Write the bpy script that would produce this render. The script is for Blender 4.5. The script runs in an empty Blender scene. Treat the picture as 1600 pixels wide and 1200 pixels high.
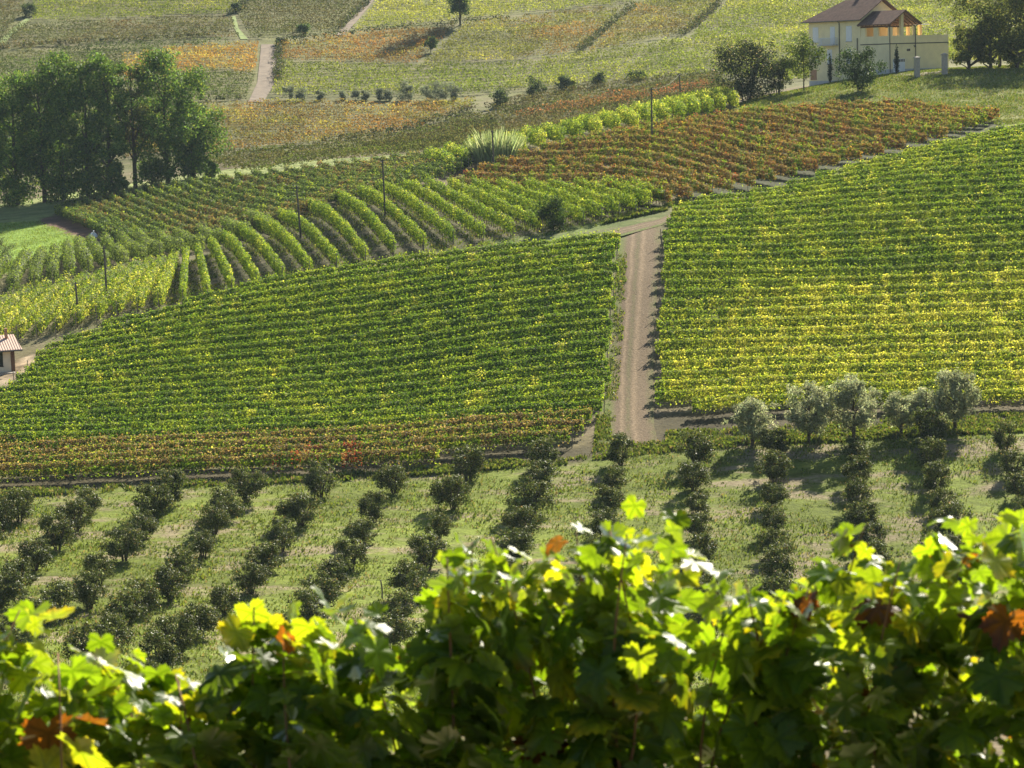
import bpy, math, random
import numpy as np
from mathutils import Vector, Matrix

# ------------------------------------------------------------------ camera, sky, sun, exposure
SC = bpy.context.scene
COL = SC.collection
R = math.radians
F = 4000.0                       # focal length in pixels of the 1600 px wide photograph
PITCH, ROLL = R(7.0), R(1.7)
camd = bpy.data.cameras.new('camera')
cam = bpy.data.objects.new('camera', camd)
COL.objects.link(cam)
camd.sensor_width = 36.0
camd.lens = 36.0 * F / 1600.0
camd.clip_start, camd.clip_end = 0.2, 4000
cam.matrix_world = Matrix.Rotation(R(90) - PITCH, 4, 'X') @ Matrix.Rotation(-ROLL, 4, 'Z')
camd.dof.use_dof = True
camd.dof.focus_distance = 235.0
camd.dof.aperture_fstop = 10.0
SC.camera = cam

SUN_AZ, SUN_EL = R(27), R(36)    # azimuth to the right of the view axis (+Y), elevation
world = bpy.data.worlds.new('World')
SC.world = world
world.use_nodes = True
wn = world.node_tree
wn.nodes.clear()
sky = wn.nodes.new('ShaderNodeTexSky')
sky.sky_type = 'NISHITA'
sky.sun_disc = False
sky.sun_elevation = SUN_EL
sky.sun_rotation = SUN_AZ
bg = wn.nodes.new('ShaderNodeBackground')
bg.inputs['Strength'].default_value = 0.05
wo = wn.nodes.new('ShaderNodeOutputWorld')
wn.links.new(sky.outputs[0], bg.inputs[0])
wn.links.new(bg.outputs[0], wo.inputs[0])
sund = bpy.data.lights.new('sun', 'SUN')
sund.energy = 5.0
sund.angle = R(0.5)
sund.color = (1.0, 0.92, 0.76)
sun = bpy.data.objects.new('sun', sund)
COL.objects.link(sun)
sdir = Vector((math.sin(SUN_AZ) * math.cos(SUN_EL), math.cos(SUN_AZ) * math.cos(SUN_EL), math.sin(SUN_EL)))
sun.rotation_euler = sdir.to_track_quat('Z', 'Y').to_euler()
sun.location = (120, 200, 150)
SC.view_settings.view_transform = 'Standard'
SC.view_settings.look = 'None'
SC.view_settings.gamma = 1.0
SC.view_settings.use_curve_mapping = False
SC.view_settings.exposure = 1.5
SC.cycles.use_denoising = True
SC.cycles.max_bounces = 7
SC.cycles.diffuse_bounces = 3
SC.cycles.transmission_bounces = 4
SC.cycles.volume_bounces = 0
SC.cycles.sample_clamp_indirect = 6.0

rng = np.random.default_rng(11)
random.seed(11)
CAMR = np.array(cam.matrix_world.to_3x3())

def ray(px, py):
    d = CAMR @ np.array([(px - 800) / F, -(py - 600) / F, -1.0])
    return d / d[1]              # scaled so that Y = 1 per unit

# ------------------------------------------------------------------ terrain
NEAR = [(0, -1.65), (7, -3.2), (40, -11.0), (80, -20.0), (115, -28.8), (138, -34.2)]   # own hill: (Y, Z)
PROF = {
 -300: [(150,1035),(165,967),(175,905),(187,832),(196,780),(205,735),(215,688),(225,648),(232,622),(240,602),(250,575),(262,538),(280,490),(300,448),(330,420),(365,362),(400,318),(430,285),(480,215),(600,25),(760,-200)],
 0:    [(150,1035),(165,965),(175,900),(187,825),(196,772),(205,728),(215,680),(225,640),(232,612),(240,592),(250,563),(262,522),(280,474),(300,436),(330,411),(365,352),(385,318),(400,306),(430,270),(480,200),(600,5),(760,-200)],
 300:  [(150,1035),(165,962),(175,897),(187,817),(197,755),(205,716),(215,672),(225,625),(235,570),(245,517),(252,487),(262,462),(275,437),(290,413),(303,404),(318,396),(330,376),(350,338),(375,300),(388,282),(400,272),(430,246),(480,166),(530,98),(600,0),(760,-200)],
 600:  [(150,1035),(165,962),(175,895),(187,812),(198,742),(205,706),(215,660),(225,605),(235,545),(245,485),(253,440),(258,418),(266,398),(280,365),(295,335),(310,311),(322,303),(340,290),(360,276),(385,257),(400,248),(430,232),(450,214),(480,172),(540,78),(600,0),(760,-200)],
 800:  [(150,1035),(165,960),(175,893),(187,806),(199,723),(205,688),(213,645),(222,592),(232,530),(242,470),(252,418),(258,396),(266,380),(277,358),(292,332),(302,315),(312,300),(322,287),(332,270),(342,252),(356,238),(368,233),(430,216),(455,192),(490,148),(600,-8),(760,-220)],
 1000: [(150,1035),(165,960),(175,890),(187,800),(200,712),(209,655),(220,590),(232,510),(245,432),(255,387),(260,367),(266,347),(272,330),(285,296),(300,262),(312,238),(321,222),(334,206),(352,192),(366,188),(430,182),(452,163),(480,138),(600,-15),(760,-230)],
 1200: [(150,1035),(165,960),(175,887),(187,790),(199,702),(205,662),(212,624),(222,566),(232,505),(245,430),(258,366),(268,330),(275,312),(283,296),(297,266),(310,232),(320,206),(329,184),(338,174),(350,158),(362,149),(385,152),(450,130),(480,108),(620,-30),(760,-230)],
 1400: [(150,1035),(165,960),(175,885),(187,785),(198,700),(205,656),(212,618),(222,560),(232,498),(245,422),(258,350),(270,297),(280,265),(288,250),(298,236),(307,216),(315,197),(323,180),(331,163),(339,143),(346,127),(353,117),(378,108),(405,118),(450,108),(500,75),(620,-40),(760,-240)],
 1600: [(150,1035),(165,960),(175,885),(187,785),(197,698),(205,652),(212,612),(222,552),(232,490),(245,410),(258,340),(270,285),(280,246),(288,222),(295,208),(303,195),(311,184),(320,170),(330,152),(340,133),(350,115),(366,102),(400,108),(450,98),(500,68),(620,-50),(760,-250)],
 1900: [(150,1035),(165,960),(175,885),(187,785),(197,698),(205,650),(212,610),(222,548),(232,484),(245,400),(258,330),(270,275),(280,236),(288,212),(295,198),(303,185),(311,174),(320,160),(330,142),(340,123),(350,105),(366,92),(400,100),(450,90),(500,60),(620,-55),(760,-255)],
}
YG = np.arange(-40.0, 761.0, 1.0)
AG = np.linspace(-0.30, 0.30, 241)
def _table():
    A = np.zeros((len(PROF), len(YG))); Z = np.zeros_like(A)
    for k, (px, prof) in enumerate(sorted(PROF.items())):
        ys = [y for y, _ in NEAR]; zs = [z for _, z in NEAR]; as_ = [(px - 800) / F] * len(NEAR)
        for Y, py in prof:
            d = ray(px, py)
            ys.append(Y); zs.append(d[2] * Y); as_.append(d[0])
        A[k] = np.interp(YG, ys, as_)
        Z[k] = np.interp(YG, ys, zs)
        Z[k][YG < 0] = -1.65 - 0.1 * YG[YG < 0]
    T = np.zeros((len(YG), len(AG)))
    for i in range(len(YG)):
        T[i] = np.interp(AG, A[:, i], Z[:, i])
    def blur(M, s, axis):
        n = int(3 * s); k = np.exp(-0.5 * (np.arange(-n, n + 1) / s) ** 2); k /= k.sum()
        P = np.pad(M, [(n, n) if a == axis else (0, 0) for a in (0, 1)], mode='edge')
        out = np.zeros_like(M)
        for j, w in enumerate(k):
            out += w * (P[j:j + M.shape[0], :] if axis == 0 else P[:, j:j + M.shape[1]])
        return out
    T = blur(T, 1.6, 0)
    T = blur(T, 6, 1)
    far = blur(T, 10, 0)
    w = np.clip((YG - 400) / 40, 0, 1)[:, None]
    return T * (1 - w) + far * w
TZ = _table()
def hz(x, y):
    """terrain height at world x, y (arrays or scalars)"""
    x = np.asarray(x, float); y = np.asarray(y, float)
    a = np.clip(x / np.maximum(y, 3.0), AG[0], AG[-1] - 1e-6)
    yi = np.clip(y - YG[0], 0, len(YG) - 1.001)
    ai = (a - AG[0]) / (AG[1] - AG[0])
    i = yi.astype(int); j = np.clip(ai.astype(int), 0, len(AG) - 2)
    fy = yi - i; fa = ai - j
    return (TZ[i, j] * (1 - fy) * (1 - fa) + TZ[i + 1, j] * fy * (1 - fa) + TZ[i, j + 1] * (1 - fy) * fa + TZ[i + 1, j + 1] * fy * fa)
def at(px, py, y0=120.0, y1=758.0):
    """the point of the ground that shows at a pixel, looking no nearer than y0"""
    d = ray(px, py)
    Y = np.arange(y0, y1, 0.25)
    g = d[2] * Y - hz(d[0] * Y, Y)
    s = np.where(g <= 0)[0]
    k = s[0] if len(s) else int(np.argmin(g / Y))
    y = Y[k]
    if k > 0 and len(s):
        y = Y[k - 1] + 0.25 * g[k - 1] / max(g[k - 1] - g[k], 1e-9)
    return np.array([d[0] * y, y, float(hz(d[0] * y, y))])
def scale(Y):
    return F / Y

def vnoise(x, y, s, seed=0):
    """smooth value noise, 0..1"""
    x = np.asarray(x, float) / s + 1000.3; y = np.asarray(y, float) / s + 1000.7
    i = np.floor(x).astype(np.int64); j = np.floor(y).astype(np.int64)
    fx = x - i; fy = y - j
    fx = fx * fx * (3 - 2 * fx); fy = fy * fy * (3 - 2 * fy)
    def h(a, b):
        n = (a * 374761393 + b * 668265263 + seed * 974634777) & 0x7fffffff
        n = ((n ^ (n >> 13)) * 1274126177) & 0x7fffffff
        return ((n ^ (n >> 16)) & 0xffff) / 65535.0
    return h(i, j) * (1 - fx) * (1 - fy) + h(i + 1, j) * fx * (1 - fy) + h(i, j + 1) * (1 - fx) * fy + h(i + 1, j + 1) * fx * fy
def inpoly(x, y, poly):
    x = np.asarray(x); y = np.asarray(y)
    r = np.zeros(x.shape, bool); n = len(poly)
    for k in range(n):
        x0, y0 = poly[k][:2]; x1, y1 = poly[(k + 1) % n][:2]
        if y0 == y1: continue
        c = ((y0 > y) != (y1 > y)) & (x < (x1 - x0) * (y - y0) / (y1 - y0) + x0)
        r ^= c
    return r
def wpoly(pts, y0=120.0, y1=758.0):
    return [tuple(at(px, py, y0, y1)[:2]) for px, py in pts]

# ------------------------------------------------------------------ materials
def nodes(name):
    m = bpy.data.materials.new(name); m.use_nodes = True
    t = m.node_tree; t.nodes.clear()
    out = t.nodes.new('ShaderNodeOutputMaterial')
    return m, t, out
def N(t, kind, **kw):
    n = t.nodes.new(kind)
    for k, v in kw.items():
        if hasattr(n, k) and k not in n.inputs: setattr(n, k, v)
        else: n.inputs[k].default_value = v
    return n
def noise(t, scale_, detail=3, rough=0.55, vec=None):
    n = t.nodes.new('ShaderNodeTexNoise')
    n.inputs['Scale'].default_value = scale_; n.inputs['Detail'].default_value = detail; n.inputs['Roughness'].default_value = rough
    if vec is not None: t.links.new(vec, n.inputs['Vector'])
    return n.outputs['Fac']
def ramp(t, fac, stops):
    r = t.nodes.new('ShaderNodeValToRGB'); e = r.color_ramp.elements
    while len(e) < len(stops): e.new(0.5)
    for k, (p, c) in enumerate(stops):
        e[k].position = p; e[k].color = (c[0], c[1], c[2], 1) if len(c) > 2 else (c[0],) * 3 + (1,)
    t.links.new(fac, r.inputs[0])
    return r.outputs[0]
def mixc(t, a, b, fac, mode='MIX'):
    m = t.nodes.new('ShaderNodeMix'); m.data_type = 'RGBA'; m.blend_type = mode
    for s, v in ((m.inputs[0], fac), (m.inputs[6], a), (m.inputs[7], b)):
        if isinstance(v, bpy.types.NodeSocket): t.links.new(v, s)
        elif isinstance(v, (int, float)): s.default_value = v
        else: s.default_value = (*v, 1)
    return m.outputs[2]
def coords(t, sx=1, sy=1, sz=1):
    g = t.nodes.new('ShaderNodeNewGeometry')
    m = t.nodes.new('ShaderNodeMapping'); m.inputs['Scale'].default_value = (sx, sy, sz)
    t.links.new(g.outputs['Position'], m.inputs['Vector'])
    return m.outputs[0]
def ocoords(t, sx=1, sy=1, sz=1):
    g = t.nodes.new('ShaderNodeTexCoord')
    m = t.nodes.new('ShaderNodeMapping'); m.inputs['Scale'].default_value = (sx, sy, sz)
    t.links.new(g.outputs['Object'], m.inputs['Vector'])
    return m.outputs[0]

def leaf_mat(name, trans=0.45, gloss=0.04, rough=0.4, tint=(1.0, 1.0, 0.6), gain=1.25):
    m, t, out = nodes(name)
    a = N(t, 'ShaderNodeAttribute', attribute_name='col')
    d = N(t, 'ShaderNodeBsdfDiffuse'); tr = N(t, 'ShaderNodeBsdfTranslucent')
    t.links.new(a.outputs['Color'], d.inputs['Color'])
    tc = mixc(t, a.outputs['Color'], tuple(gain * v for v in tint), 1.0, 'MULTIPLY')
    t.links.new(tc, tr.inputs['Color'])
    mx = N(t, 'ShaderNodeMixShader'); mx.inputs[0].default_value = trans
    t.links.new(d.outputs[0], mx.inputs[1]); t.links.new(tr.outputs[0], mx.inputs[2])
    g = N(t, 'ShaderNodeBsdfGlossy'); g.inputs['Roughness'].default_value = rough
    fr = N(t, 'ShaderNodeFresnel'); fr.inputs['IOR'].default_value = 1.4
    ml = N(t, 'ShaderNodeMath', operation='MULTIPLY'); ml.inputs[1].default_value = gloss
    t.links.new(fr.outputs[0], ml.inputs[0])
    m2 = N(t, 'ShaderNodeMixShader')
    t.links.new(ml.outputs[0], m2.inputs[0]); t.links.new(mx.outputs[0], m2.inputs[1]); t.links.new(g.outputs[0], m2.inputs[2])
    t.links.new(m2.outputs[0], out.inputs[0])
    return m
def plain(name, col, rough=0.7, var=0.25, nscale=3.0, bump=0.0, spec=0.3, obj=True):
    m, t, out = nodes(name)
    v = ocoords(t) if obj else coords(t)
    f = noise(t, nscale, 5, 0.6, v)
    c = ramp(t, f, [(0.25, tuple(x * (1 - var) for x in col)), (0.75, tuple(min(1, x * (1 + var)) for x in col))])
    p = N(t, 'ShaderNodeBsdfPrincipled'); p.inputs['Roughness'].default_value = rough
    p.inputs['Specular IOR Level'].default_value = spec
    t.links.new(c, p.inputs['Base Color'])
    if bump:
        b = N(t, 'ShaderNodeBump'); b.inputs['Strength'].default_value = bump; b.inputs['Distance'].default_value = 0.05
        t.links.new(f, b.inputs['Height']); t.links.new(b.outputs[0], p.inputs['Normal'])
    t.links.new(p.outputs[0], out.inputs[0])
    return m

M = {}
M['leaf'] = leaf_mat('vine_leaf', 0.48, 0.02, 0.5, (1.0, 1.0, 0.45), 1.9)
M['far_leaf'] = leaf_mat('far_vine_leaf', 0.45, 0.0, 0.6, (1, 1, 0.55), 1.4)
M['tree_leaf'] = leaf_mat('tree_leaf', 0.42, 0.025, 0.5, (1, 1, .6), 1.5)
M['hazel_leaf'] = leaf_mat('hazel_leaf', 0.32, 0.03, 0.42, (1, 1, .6), 1.5)
M['olive_leaf'] = leaf_mat('olive_leaf', 0.42, 0.03, 0.5, (1, 1, 0.75), 1.4)
M['grass_blade'] = leaf_mat('grass_blade', 0.4, 0.2, 0.5)
M['bark'] = plain('bark', (0.085, 0.065, 0.045), 0.9, 0.4, 6, 0.4)
M['pole_wood'] = plain('pole_wood', (0.10, 0.085, 0.07), 0.85, 0.3, 5)
M['post_wood'] = plain('post_wood', (0.20, 0.17, 0.13), 0.85, 0.3, 5)
M['wall_yellow'] = plain('wall_yellow', (0.86, 0.75, 0.46), 0.9, 0.10, 0.8)
M['wall_orange'] = plain('wall_orange', (0.74, 0.50, 0.24), 0.9, 0.08, 0.8)  # pillar colour; also the bounced light painted on the porch wall
M['plinth'] = plain('plinth_render', (0.50, 0.50, 0.50), 0.9, 0.12, 1.5)
M['white_paint'] = plain('white_paint', (0.78, 0.80, 0.82), 0.5, 0.05, 2)
M['dark_metal'] = plain('dark_metal', (0.06, 0.055, 0.05), 0.5, 0.2, 3)
M['dark_glass'] = plain('dark_glass', (0.02, 0.022, 0.025), 0.15, 0.2, 2, spec=0.6)
M['concrete'] = plain('concrete', (0.36, 0.33, 0.29), 0.9, 0.25, 3, 0.2)
M['timber'] = plain('roof_timber', (0.16, 0.085, 0.045), 0.8, 0.3, 4)
M['brick'] = plain('brick_patch', (0.42, 0.24, 0.14), 0.9, 0.3, 6)
M['hut_wall'] = plain('hut_wall', (0.76, 0.66, 0.50), 0.9, 0.18, 1.2)

def roof_mat(name, cols, cs=1.0):
    m, t, out = nodes(name)
    u = N(t, 'ShaderNodeUVMap')
    br = N(t, 'ShaderNodeTexBrick'); br.offset = 0.0
    br.inputs['Scale'].default_value = 1.0; br.inputs['Brick Width'].default_value = 0.24; br.inputs['Row Height'].default_value = 0.38
    br.inputs['Mortar Size'].default_value = 0.018; br.inputs['Bias'].default_value = 0.0
    br.inputs['Color1'].default_value = (*cols[0], 1); br.inputs['Color2'].default_value = (*cols[1], 1); br.inputs['Mortar'].default_value = (*[c * 0.72 for c in cols[0]], 1)
    t.links.new(u.outputs[0], br.inputs['Vector'])
    f = noise(t, 1.3, 5, 0.65, u.outputs[0])
    c = mixc(t, br.outputs['Color'], ramp(t, f, [(0.3, cols[2]), (0.7, cols[3])]), 0.45)
    sp = N(t, 'ShaderNodeSeparateXYZ'); t.links.new(u.outputs[0], sp.inputs[0])
    w = N(t, 'ShaderNodeMath', operation='MULTIPLY'); w.inputs[1].default_value = 2 * math.pi / 0.24
    t.links.new(sp.outputs[0], w.inputs[0])
    s = N(t, 'ShaderNodeMath', operation='SINE'); t.links.new(w.outputs[0], s.inputs[0])
    b = N(t, 'ShaderNodeBump'); b.inputs['Strength'].default_value = 0.55; b.inputs['Distance'].default_value = 0.045
    t.links.new(s.outputs[0], b.inputs['Height'])
    p = N(t, 'ShaderNodeBsdfPrincipled'); p.inputs['Roughness'].default_value = 0.9; p.inputs['Specular IOR Level'].default_value = 0.08
    t.links.new(c, p.inputs['Base Color']); t.links.new(b.outputs[0], p.inputs['Normal'])
    t.links.new(p.outputs[0], out.inputs[0])
    return m
M['roof_dark'] = roof_mat('old_roof_tiles', [(0.13, 0.08, 0.062), (0.22, 0.13, 0.095), (0.085, 0.063, 0.054), (0.24, 0.155, 0.115)])
M['roof_pink'] = roof_mat('pink_roof_tiles', [(0.52, 0.36, 0.29), (0.58, 0.41, 0.33), (0.48, 0.35, 0.28), (0.60, 0.45, 0.37)])

def ground_mat():
    m, t, out = nodes('ground_cover')
    a = N(t, 'ShaderNodeAttribute', attribute_name='tint')
    gr = N(t, 'ShaderNodeAttribute', attribute_name='grassy')
    v1 = coords(t); v2 = coords(t, 0.6, 1.6, 1)
    n1 = noise(t, 0.35, 6, 0.65, v2); n2 = noise(t, 2.6, 4, 0.7, v1)
    c1 = mixc(t, a.outputs['Color'], ramp(t, n1, [(0.30, (0.55, 0.52, 0.5)), (0.5, (1, 1, 1)), (0.72, (1.5, 1.42, 1.3))]), 0.8, 'MULTIPLY')
    c2 = mixc(t, c1, ramp(t, n2, [(0.28, (0.55, 0.55, 0.55)), (0.7, (1.35, 1.35, 1.3))]), 0.75, 'MULTIPLY')
    # worn dry patches in the grass
    n3 = noise(t, 0.22, 7, 0.68, v2)
    msk = ramp(t, n3, [(0.50, (0, 0, 0)), (0.60, (1, 1, 1))])
    mm = N(t, 'ShaderNodeMath', operation='MULTIPLY')
    t.links.new(msk, mm.inputs[0]); t.links.new(gr.outputs['Fac'], mm.inputs[1])
    soil = ramp(t, n2, [(0.3, (0.17, 0.125, 0.085)), (0.7, (0.33, 0.26, 0.19))])
    c3 = mixc(t, c2, soil, mm.outputs[0])
    p = N(t, 'ShaderNodeBsdfPrincipled'); p.inputs['Roughness'].default_value = 0.95; p.inputs['Specular IOR Level'].default_value = 0.1
    b = N(t, 'ShaderNodeBump'); b.inputs['Strength'].default_value = 0.8; b.inputs['Distance'].default_value = 0.12
    t.links.new(n2, b.inputs['Height']); t.links.new(b.outputs[0], p.inputs['Normal'])
    t.links.new(c3, p.inputs['Base Color']); t.links.new(p.outputs[0], out.inputs[0])
    return m
M['ground'] = ground_mat()
def road_mat():
    m, t, out = nodes('dirt_track')
    u = N(t, 'ShaderNodeUVMap'); sp = N(t, 'ShaderNodeSeparateXYZ'); t.links.new(u.outputs[0], sp.inputs[0])
    v1 = coords(t); n1 = noise(t, 0.9, 6, 0.7, coords(t, 1, 0.5, 1)); n2 = noise(t, 5, 4, 0.7, v1)
    wob = N(t, 'ShaderNodeMath', operation='MULTIPLY_ADD'); wob.inputs[1].default_value = 0.16; wob.inputs[2].default_value = -0.08
    t.links.new(n1, wob.inputs[0])
    ad = N(t, 'ShaderNodeMath', operation='ADD'); t.links.new(sp.outputs[0], ad.inputs[0]); t.links.new(wob.outputs[0], ad.inputs[1])
    grass = ramp(t, ad.outputs[0], [(0.0, (1,)), (0.20, (0.95,)), (0.32, (0.0,)), (0.46, (0.0,)), (0.53, (0.32,)), (0.60, (0.0,)), (0.84, (0.0,)), (1.0, (0.55,))])
    e = None
    tr = ramp(t, ad.outputs[0], [(0.0, (0.9,)), (0.36, (0.78,)), (0.41, (1.25,)), (0.47, (0.8,)), (0.55, (0.72,)), (0.64, (1.25,)), (0.72, (0.85,)), (1.0, (0.8,))])
    soil = mixc(t, ramp(t, n2, [(0.25, (0.09, 0.066, 0.04)), (0.75, (0.25, 0.185, 0.118))]), tr, 1.0, 'MULTIPLY')
    gcol = ramp(t, n2, [(0.3, (0.06, 0.085, 0.02)), (0.7, (0.16, 0.19, 0.05))])
    gm = N(t, 'ShaderNodeMath', operation='MULTIPLY'); t.links.new(grass, gm.inputs[0])
    t.links.new(ramp(t, n1, [(0.38, (0.25,)), (0.55, (1.0,))]), gm.inputs[1])
    c = mixc(t, soil, gcol, gm.outputs[0])
    p = N(t, 'ShaderNodeBsdfPrincipled'); p.inputs['Roughness'].default_value = 0.95; p.inputs['Specular IOR Level'].default_value = 0.1
    b = N(t, 'ShaderNodeBump'); b.inputs['Strength'].default_value = 0.9; b.inputs['Distance'].default_value = 0.1
    t.links.new(n2, b.inputs['Height']); t.links.new(b.outputs[0], p.inputs['Normal'])
    t.links.new(c, p.inputs['Base Color']); t.links.new(p.outputs[0], out.inputs[0])
    return m
M['road'] = road_mat()

# ------------------------------------------------------------------ object helpers
ORD = ['first', 'second', 'third', 'fourth', 'fifth', 'sixth', 'seventh', 'eighth', 'ninth', 'tenth', 'eleventh', 'twelfth', 'thirteenth', 'fourteenth', 'fifteenth', 'sixteenth', 'seventeenth', 'eighteenth', 'nineteenth', 'twentieth', 'twenty-first', 'twenty-second', 'twenty-third', 'twenty-fourth', 'twenty-fifth', 'twenty-sixth', 'twenty-seventh', 'twenty-eighth', 'twenty-ninth', 'thirtieth', 'thirty-first', 'thirty-second', 'thirty-third', 'thirty-fourth', 'thirty-fifth', 'thirty-sixth', 'thirty-seventh', 'thirty-eighth', 'thirty-ninth', 'fortieth']
def tag(o, label=None, cat=None, group=None, kind=None):
    for k, v in (('label', label), ('category', cat), ('group', group), ('kind', kind)):
        if v: o[k] = v
    return o
def empty(name, loc, rz=0.0):
    o = bpy.data.objects.new(name, None); COL.objects.link(o)
    o.location = [float(v) for v in loc]; o.rotation_euler = (0, 0, rz); o.empty_display_size = 0.3
    return o
def link(name, me, parent=None, loc=(0, 0, 0), rz=0.0):
    o = bpy.data.objects.new(name, me); COL.objects.link(o)
    o.location = [float(v) for v in loc]; o.rotation_euler = (0, 0, rz)
    if parent is not None: o.parent = parent
    return o
def mesh_np(name, V, faces, mats, col=None, mi=None, smooth=False, uv=None):
    """faces: list of (M,k) int arrays; col: per-face rgb (concatenated in order)"""
    me = bpy.data.meshes.new(name)
    V = np.asarray(V, np.float32)
    me.vertices.add(len(V)); me.vertices.foreach_set('co', V.ravel())
    loops = np.concatenate([f.ravel() for f in faces]).astype(np.int32)
    tot = np.concatenate([np.full(len(f), f.shape[1], np.int32) for f in faces])
    st = np.concatenate([[0], np.cumsum(tot)[:-1]]).astype(np.int32)
    me.loops.add(len(loops)); me.loops.foreach_set('vertex_index', loops)
    me.polygons.add(len(tot)); me.polygons.foreach_set('loop_start', st); me.polygons.foreach_set('loop_total', tot)
    for m in mats: me.materials.append(m)
    if mi is not None: me.polygons.foreach_set('material_index', np.asarray(mi, np.int32))
    me.polygons.foreach_set('use_smooth', np.full(len(tot), bool(smooth)))
    me.update(calc_edges=True)
    if col is not None:
        a = me.attributes.new('col', 'FLOAT_COLOR', 'FACE' if len(col) == len(tot) else 'POINT')
        c = np.ones((len(col), 4), np.float32); c[:, :3] = col
        a.data.foreach_set('color', c.ravel())
    if uv is not None:
        u = me.uv_layers.new(name='UVMap')
        u.data.foreach_set('uv', np.asarray(uv, np.float32)[loops].ravel())
    me.validate()
    return me
def leaf_quads(C, nrm, size, asp=0.75, r=rng):
    """kite-shaped leaves at centres C facing nrm"""
    n = len(C)
    nrm = nrm / np.maximum(np.linalg.norm(nrm, axis=1, keepdims=True), 1e-6)
    ref = r.normal(size=(n, 3)); u = np.cross(nrm, ref); u /= np.maximum(np.linalg.norm(u, axis=1, keepdims=True), 1e-6)
    v = np.cross(nrm, u)
    s = np.asarray(size).reshape(-1, 1) * np.ones((n, 1))
    V = np.stack([C - u * s * 0.5, C + v * s * 0.5 * asp - u * s * 0.05 + nrm * s * 0.10, C + u * s * 0.55, C - v * s * 0.5 * asp + nrm * s * 0.10], 1).reshape(-1, 3)
    Fc = np.arange(4 * n).reshape(n, 4)
    return V, Fc
def tube(P, rad, k=6):
    """tapered tube along polyline P with radii"""
    P = np.asarray(P, float); n = len(P); rad = np.broadcast_to(np.asarray(rad, float), (n,))
    V = []
    for i in range(n):
        d = P[min(i + 1, n - 1)] - P[max(i - 1, 0)]; d = d / max(np.linalg.norm(d), 1e-9)
        a = np.array([1.0, 0, 0]) if abs(d[0]) < 0.8 else np.array([0, 1.0, 0])
        u = np.cross(d, a); u /= np.linalg.norm(u); w = np.cross(d, u)
        for j in range(k):
            t = 2 * math.pi * j / k
            V.append(P[i] + rad[i] * (math.cos(t) * u + math.sin(t) * w))
    Q = [[i * k + j, i * k + (j + 1) % k, (i + 1) * k + (j + 1) % k, (i + 1) * k + j] for i in range(n - 1) for j in range(k)]
    V.append(P[0]); V.append(P[-1])
    T = [[n * k, (j + 1) % k, j] for j in range(k)] + [[n * k + 1, (n - 1) * k + j, (n - 1) * k + (j + 1) % k] for j in range(k)]
    return np.array(V), np.array(Q), np.array(T)
class MB:
    """collects boxes, tubes and polygons into one mesh"""
    def __init__(s): s.V = []; s.Q = []; s.T = []; s.P = []; s.n = 0; s.uv = []
    def add(s, V, Q=None, T=None, uv=None):
        V = np.asarray(V, float)
        if Q is not None and len(Q): s.Q.append(np.asarray(Q) + s.n)
        if T is not None and len(T): s.T.append(np.asarray(T) + s.n)
        s.V.append(V); s.uv.append(np.zeros((len(V), 2)) if uv is None else np.asarray(uv, float)); s.n += len(V); return s
    def box(s, x0, x1, y0, y1, z0, z1):
        V = [(x, y, z) for z in (z0, z1) for y in (y0, y1) for x in (x0, x1)]
        return s.add(V, [(0, 2, 3, 1), (4, 5, 7, 6), (0, 1, 5, 4), (2, 6, 7, 3), (0, 4, 6, 2), (1, 3, 7, 5)])
    def tube(s, P, rad, k=6):
        return s.add(*tube(P, rad, k))
    def build(s, name, mat, parent=None, smooth=False, loc=(0, 0, 0), rz=0.0):
        faces = []
        if s.Q: faces.append(np.concatenate(s.Q))
        if s.T: faces.append(np.concatenate(s.T))
        me = mesh_np(name, np.concatenate(s.V), faces, [mat], smooth=smooth, uv=np.concatenate(s.uv))
        return link(name, me, parent, loc, rz)
def pick(pal, n, r=rng):
    """random colours from a palette [(rgb, weight)]"""
    w = np.array([p[1] for p in pal], float); w /= w.sum()
    i = r.choice(len(pal), n, p=w)
    c = np.array([p[0] for p in pal])[i]
    return c * (1 + r.normal(0, 0.16, (n, 1))).clip(0.55, 1.6) * (1 + r.normal(0, 0.05, (n, 3)))

# ------------------------------------------------------------------ ground
G_GREEN, G_SOIL, G_DRY = (0.115, 0.155, 0.035), (0.12, 0.09, 0.06), (0.20, 0.17, 0.10)
ZONES = []
def zone(px, col, grassy=0.0, y0=120.0, y1=758.0): ZONES.append((wpoly(px, y0, y1), col, grassy))
zone([(-420, 1300), (-420, 800), (0, 770), (300, 752), (600, 738), (900, 716), (1010, 700), (1140, 680), (1400, 668), (1700, 655), (1950, 650), (1950, 1300)], (0.13, 0.165, 0.028), 0.75, 60, 215)
zone([(0, 776), (300, 757), (640, 742), (900, 722), (1000, 706), (1150, 694), (1180, 676), (1700, 652), (1700, 636), (1000, 650), (900, 700), (0, 745)], (0.075, 0.065, 0.034), 0.1, 150, 230)  # soil strip below the vine blocks, darkened to stand for their shadow
ZONES.append(([(52, 364), (140, 364), (150, 440), (52, 440)], (0.075, 0.07, 0.035), 0.1))      # dark ground behind the villa
zone([(-300, 430), (-20, 432), (130, 395), (165, 382), (130, 372), (60, 345), (-300, 352)], (0.18, 0.28, 0.05), 0.0, 300)                 # meadow
zone([(48, 343), (90, 338), (190, 372), (170, 384), (130, 374)], (0.15, 0.095, 0.07), 0.0, 300)                                             # dug soil
zone([(-300, 352), (60, 345), (95, 330), (330, 283), (480, 262), (720, 238), (720, 232), (480, 250), (330, 268), (0, 320), (-300, 330)], (0.21, 0.25, 0.09), 0.2, 330)  # grass path
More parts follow.
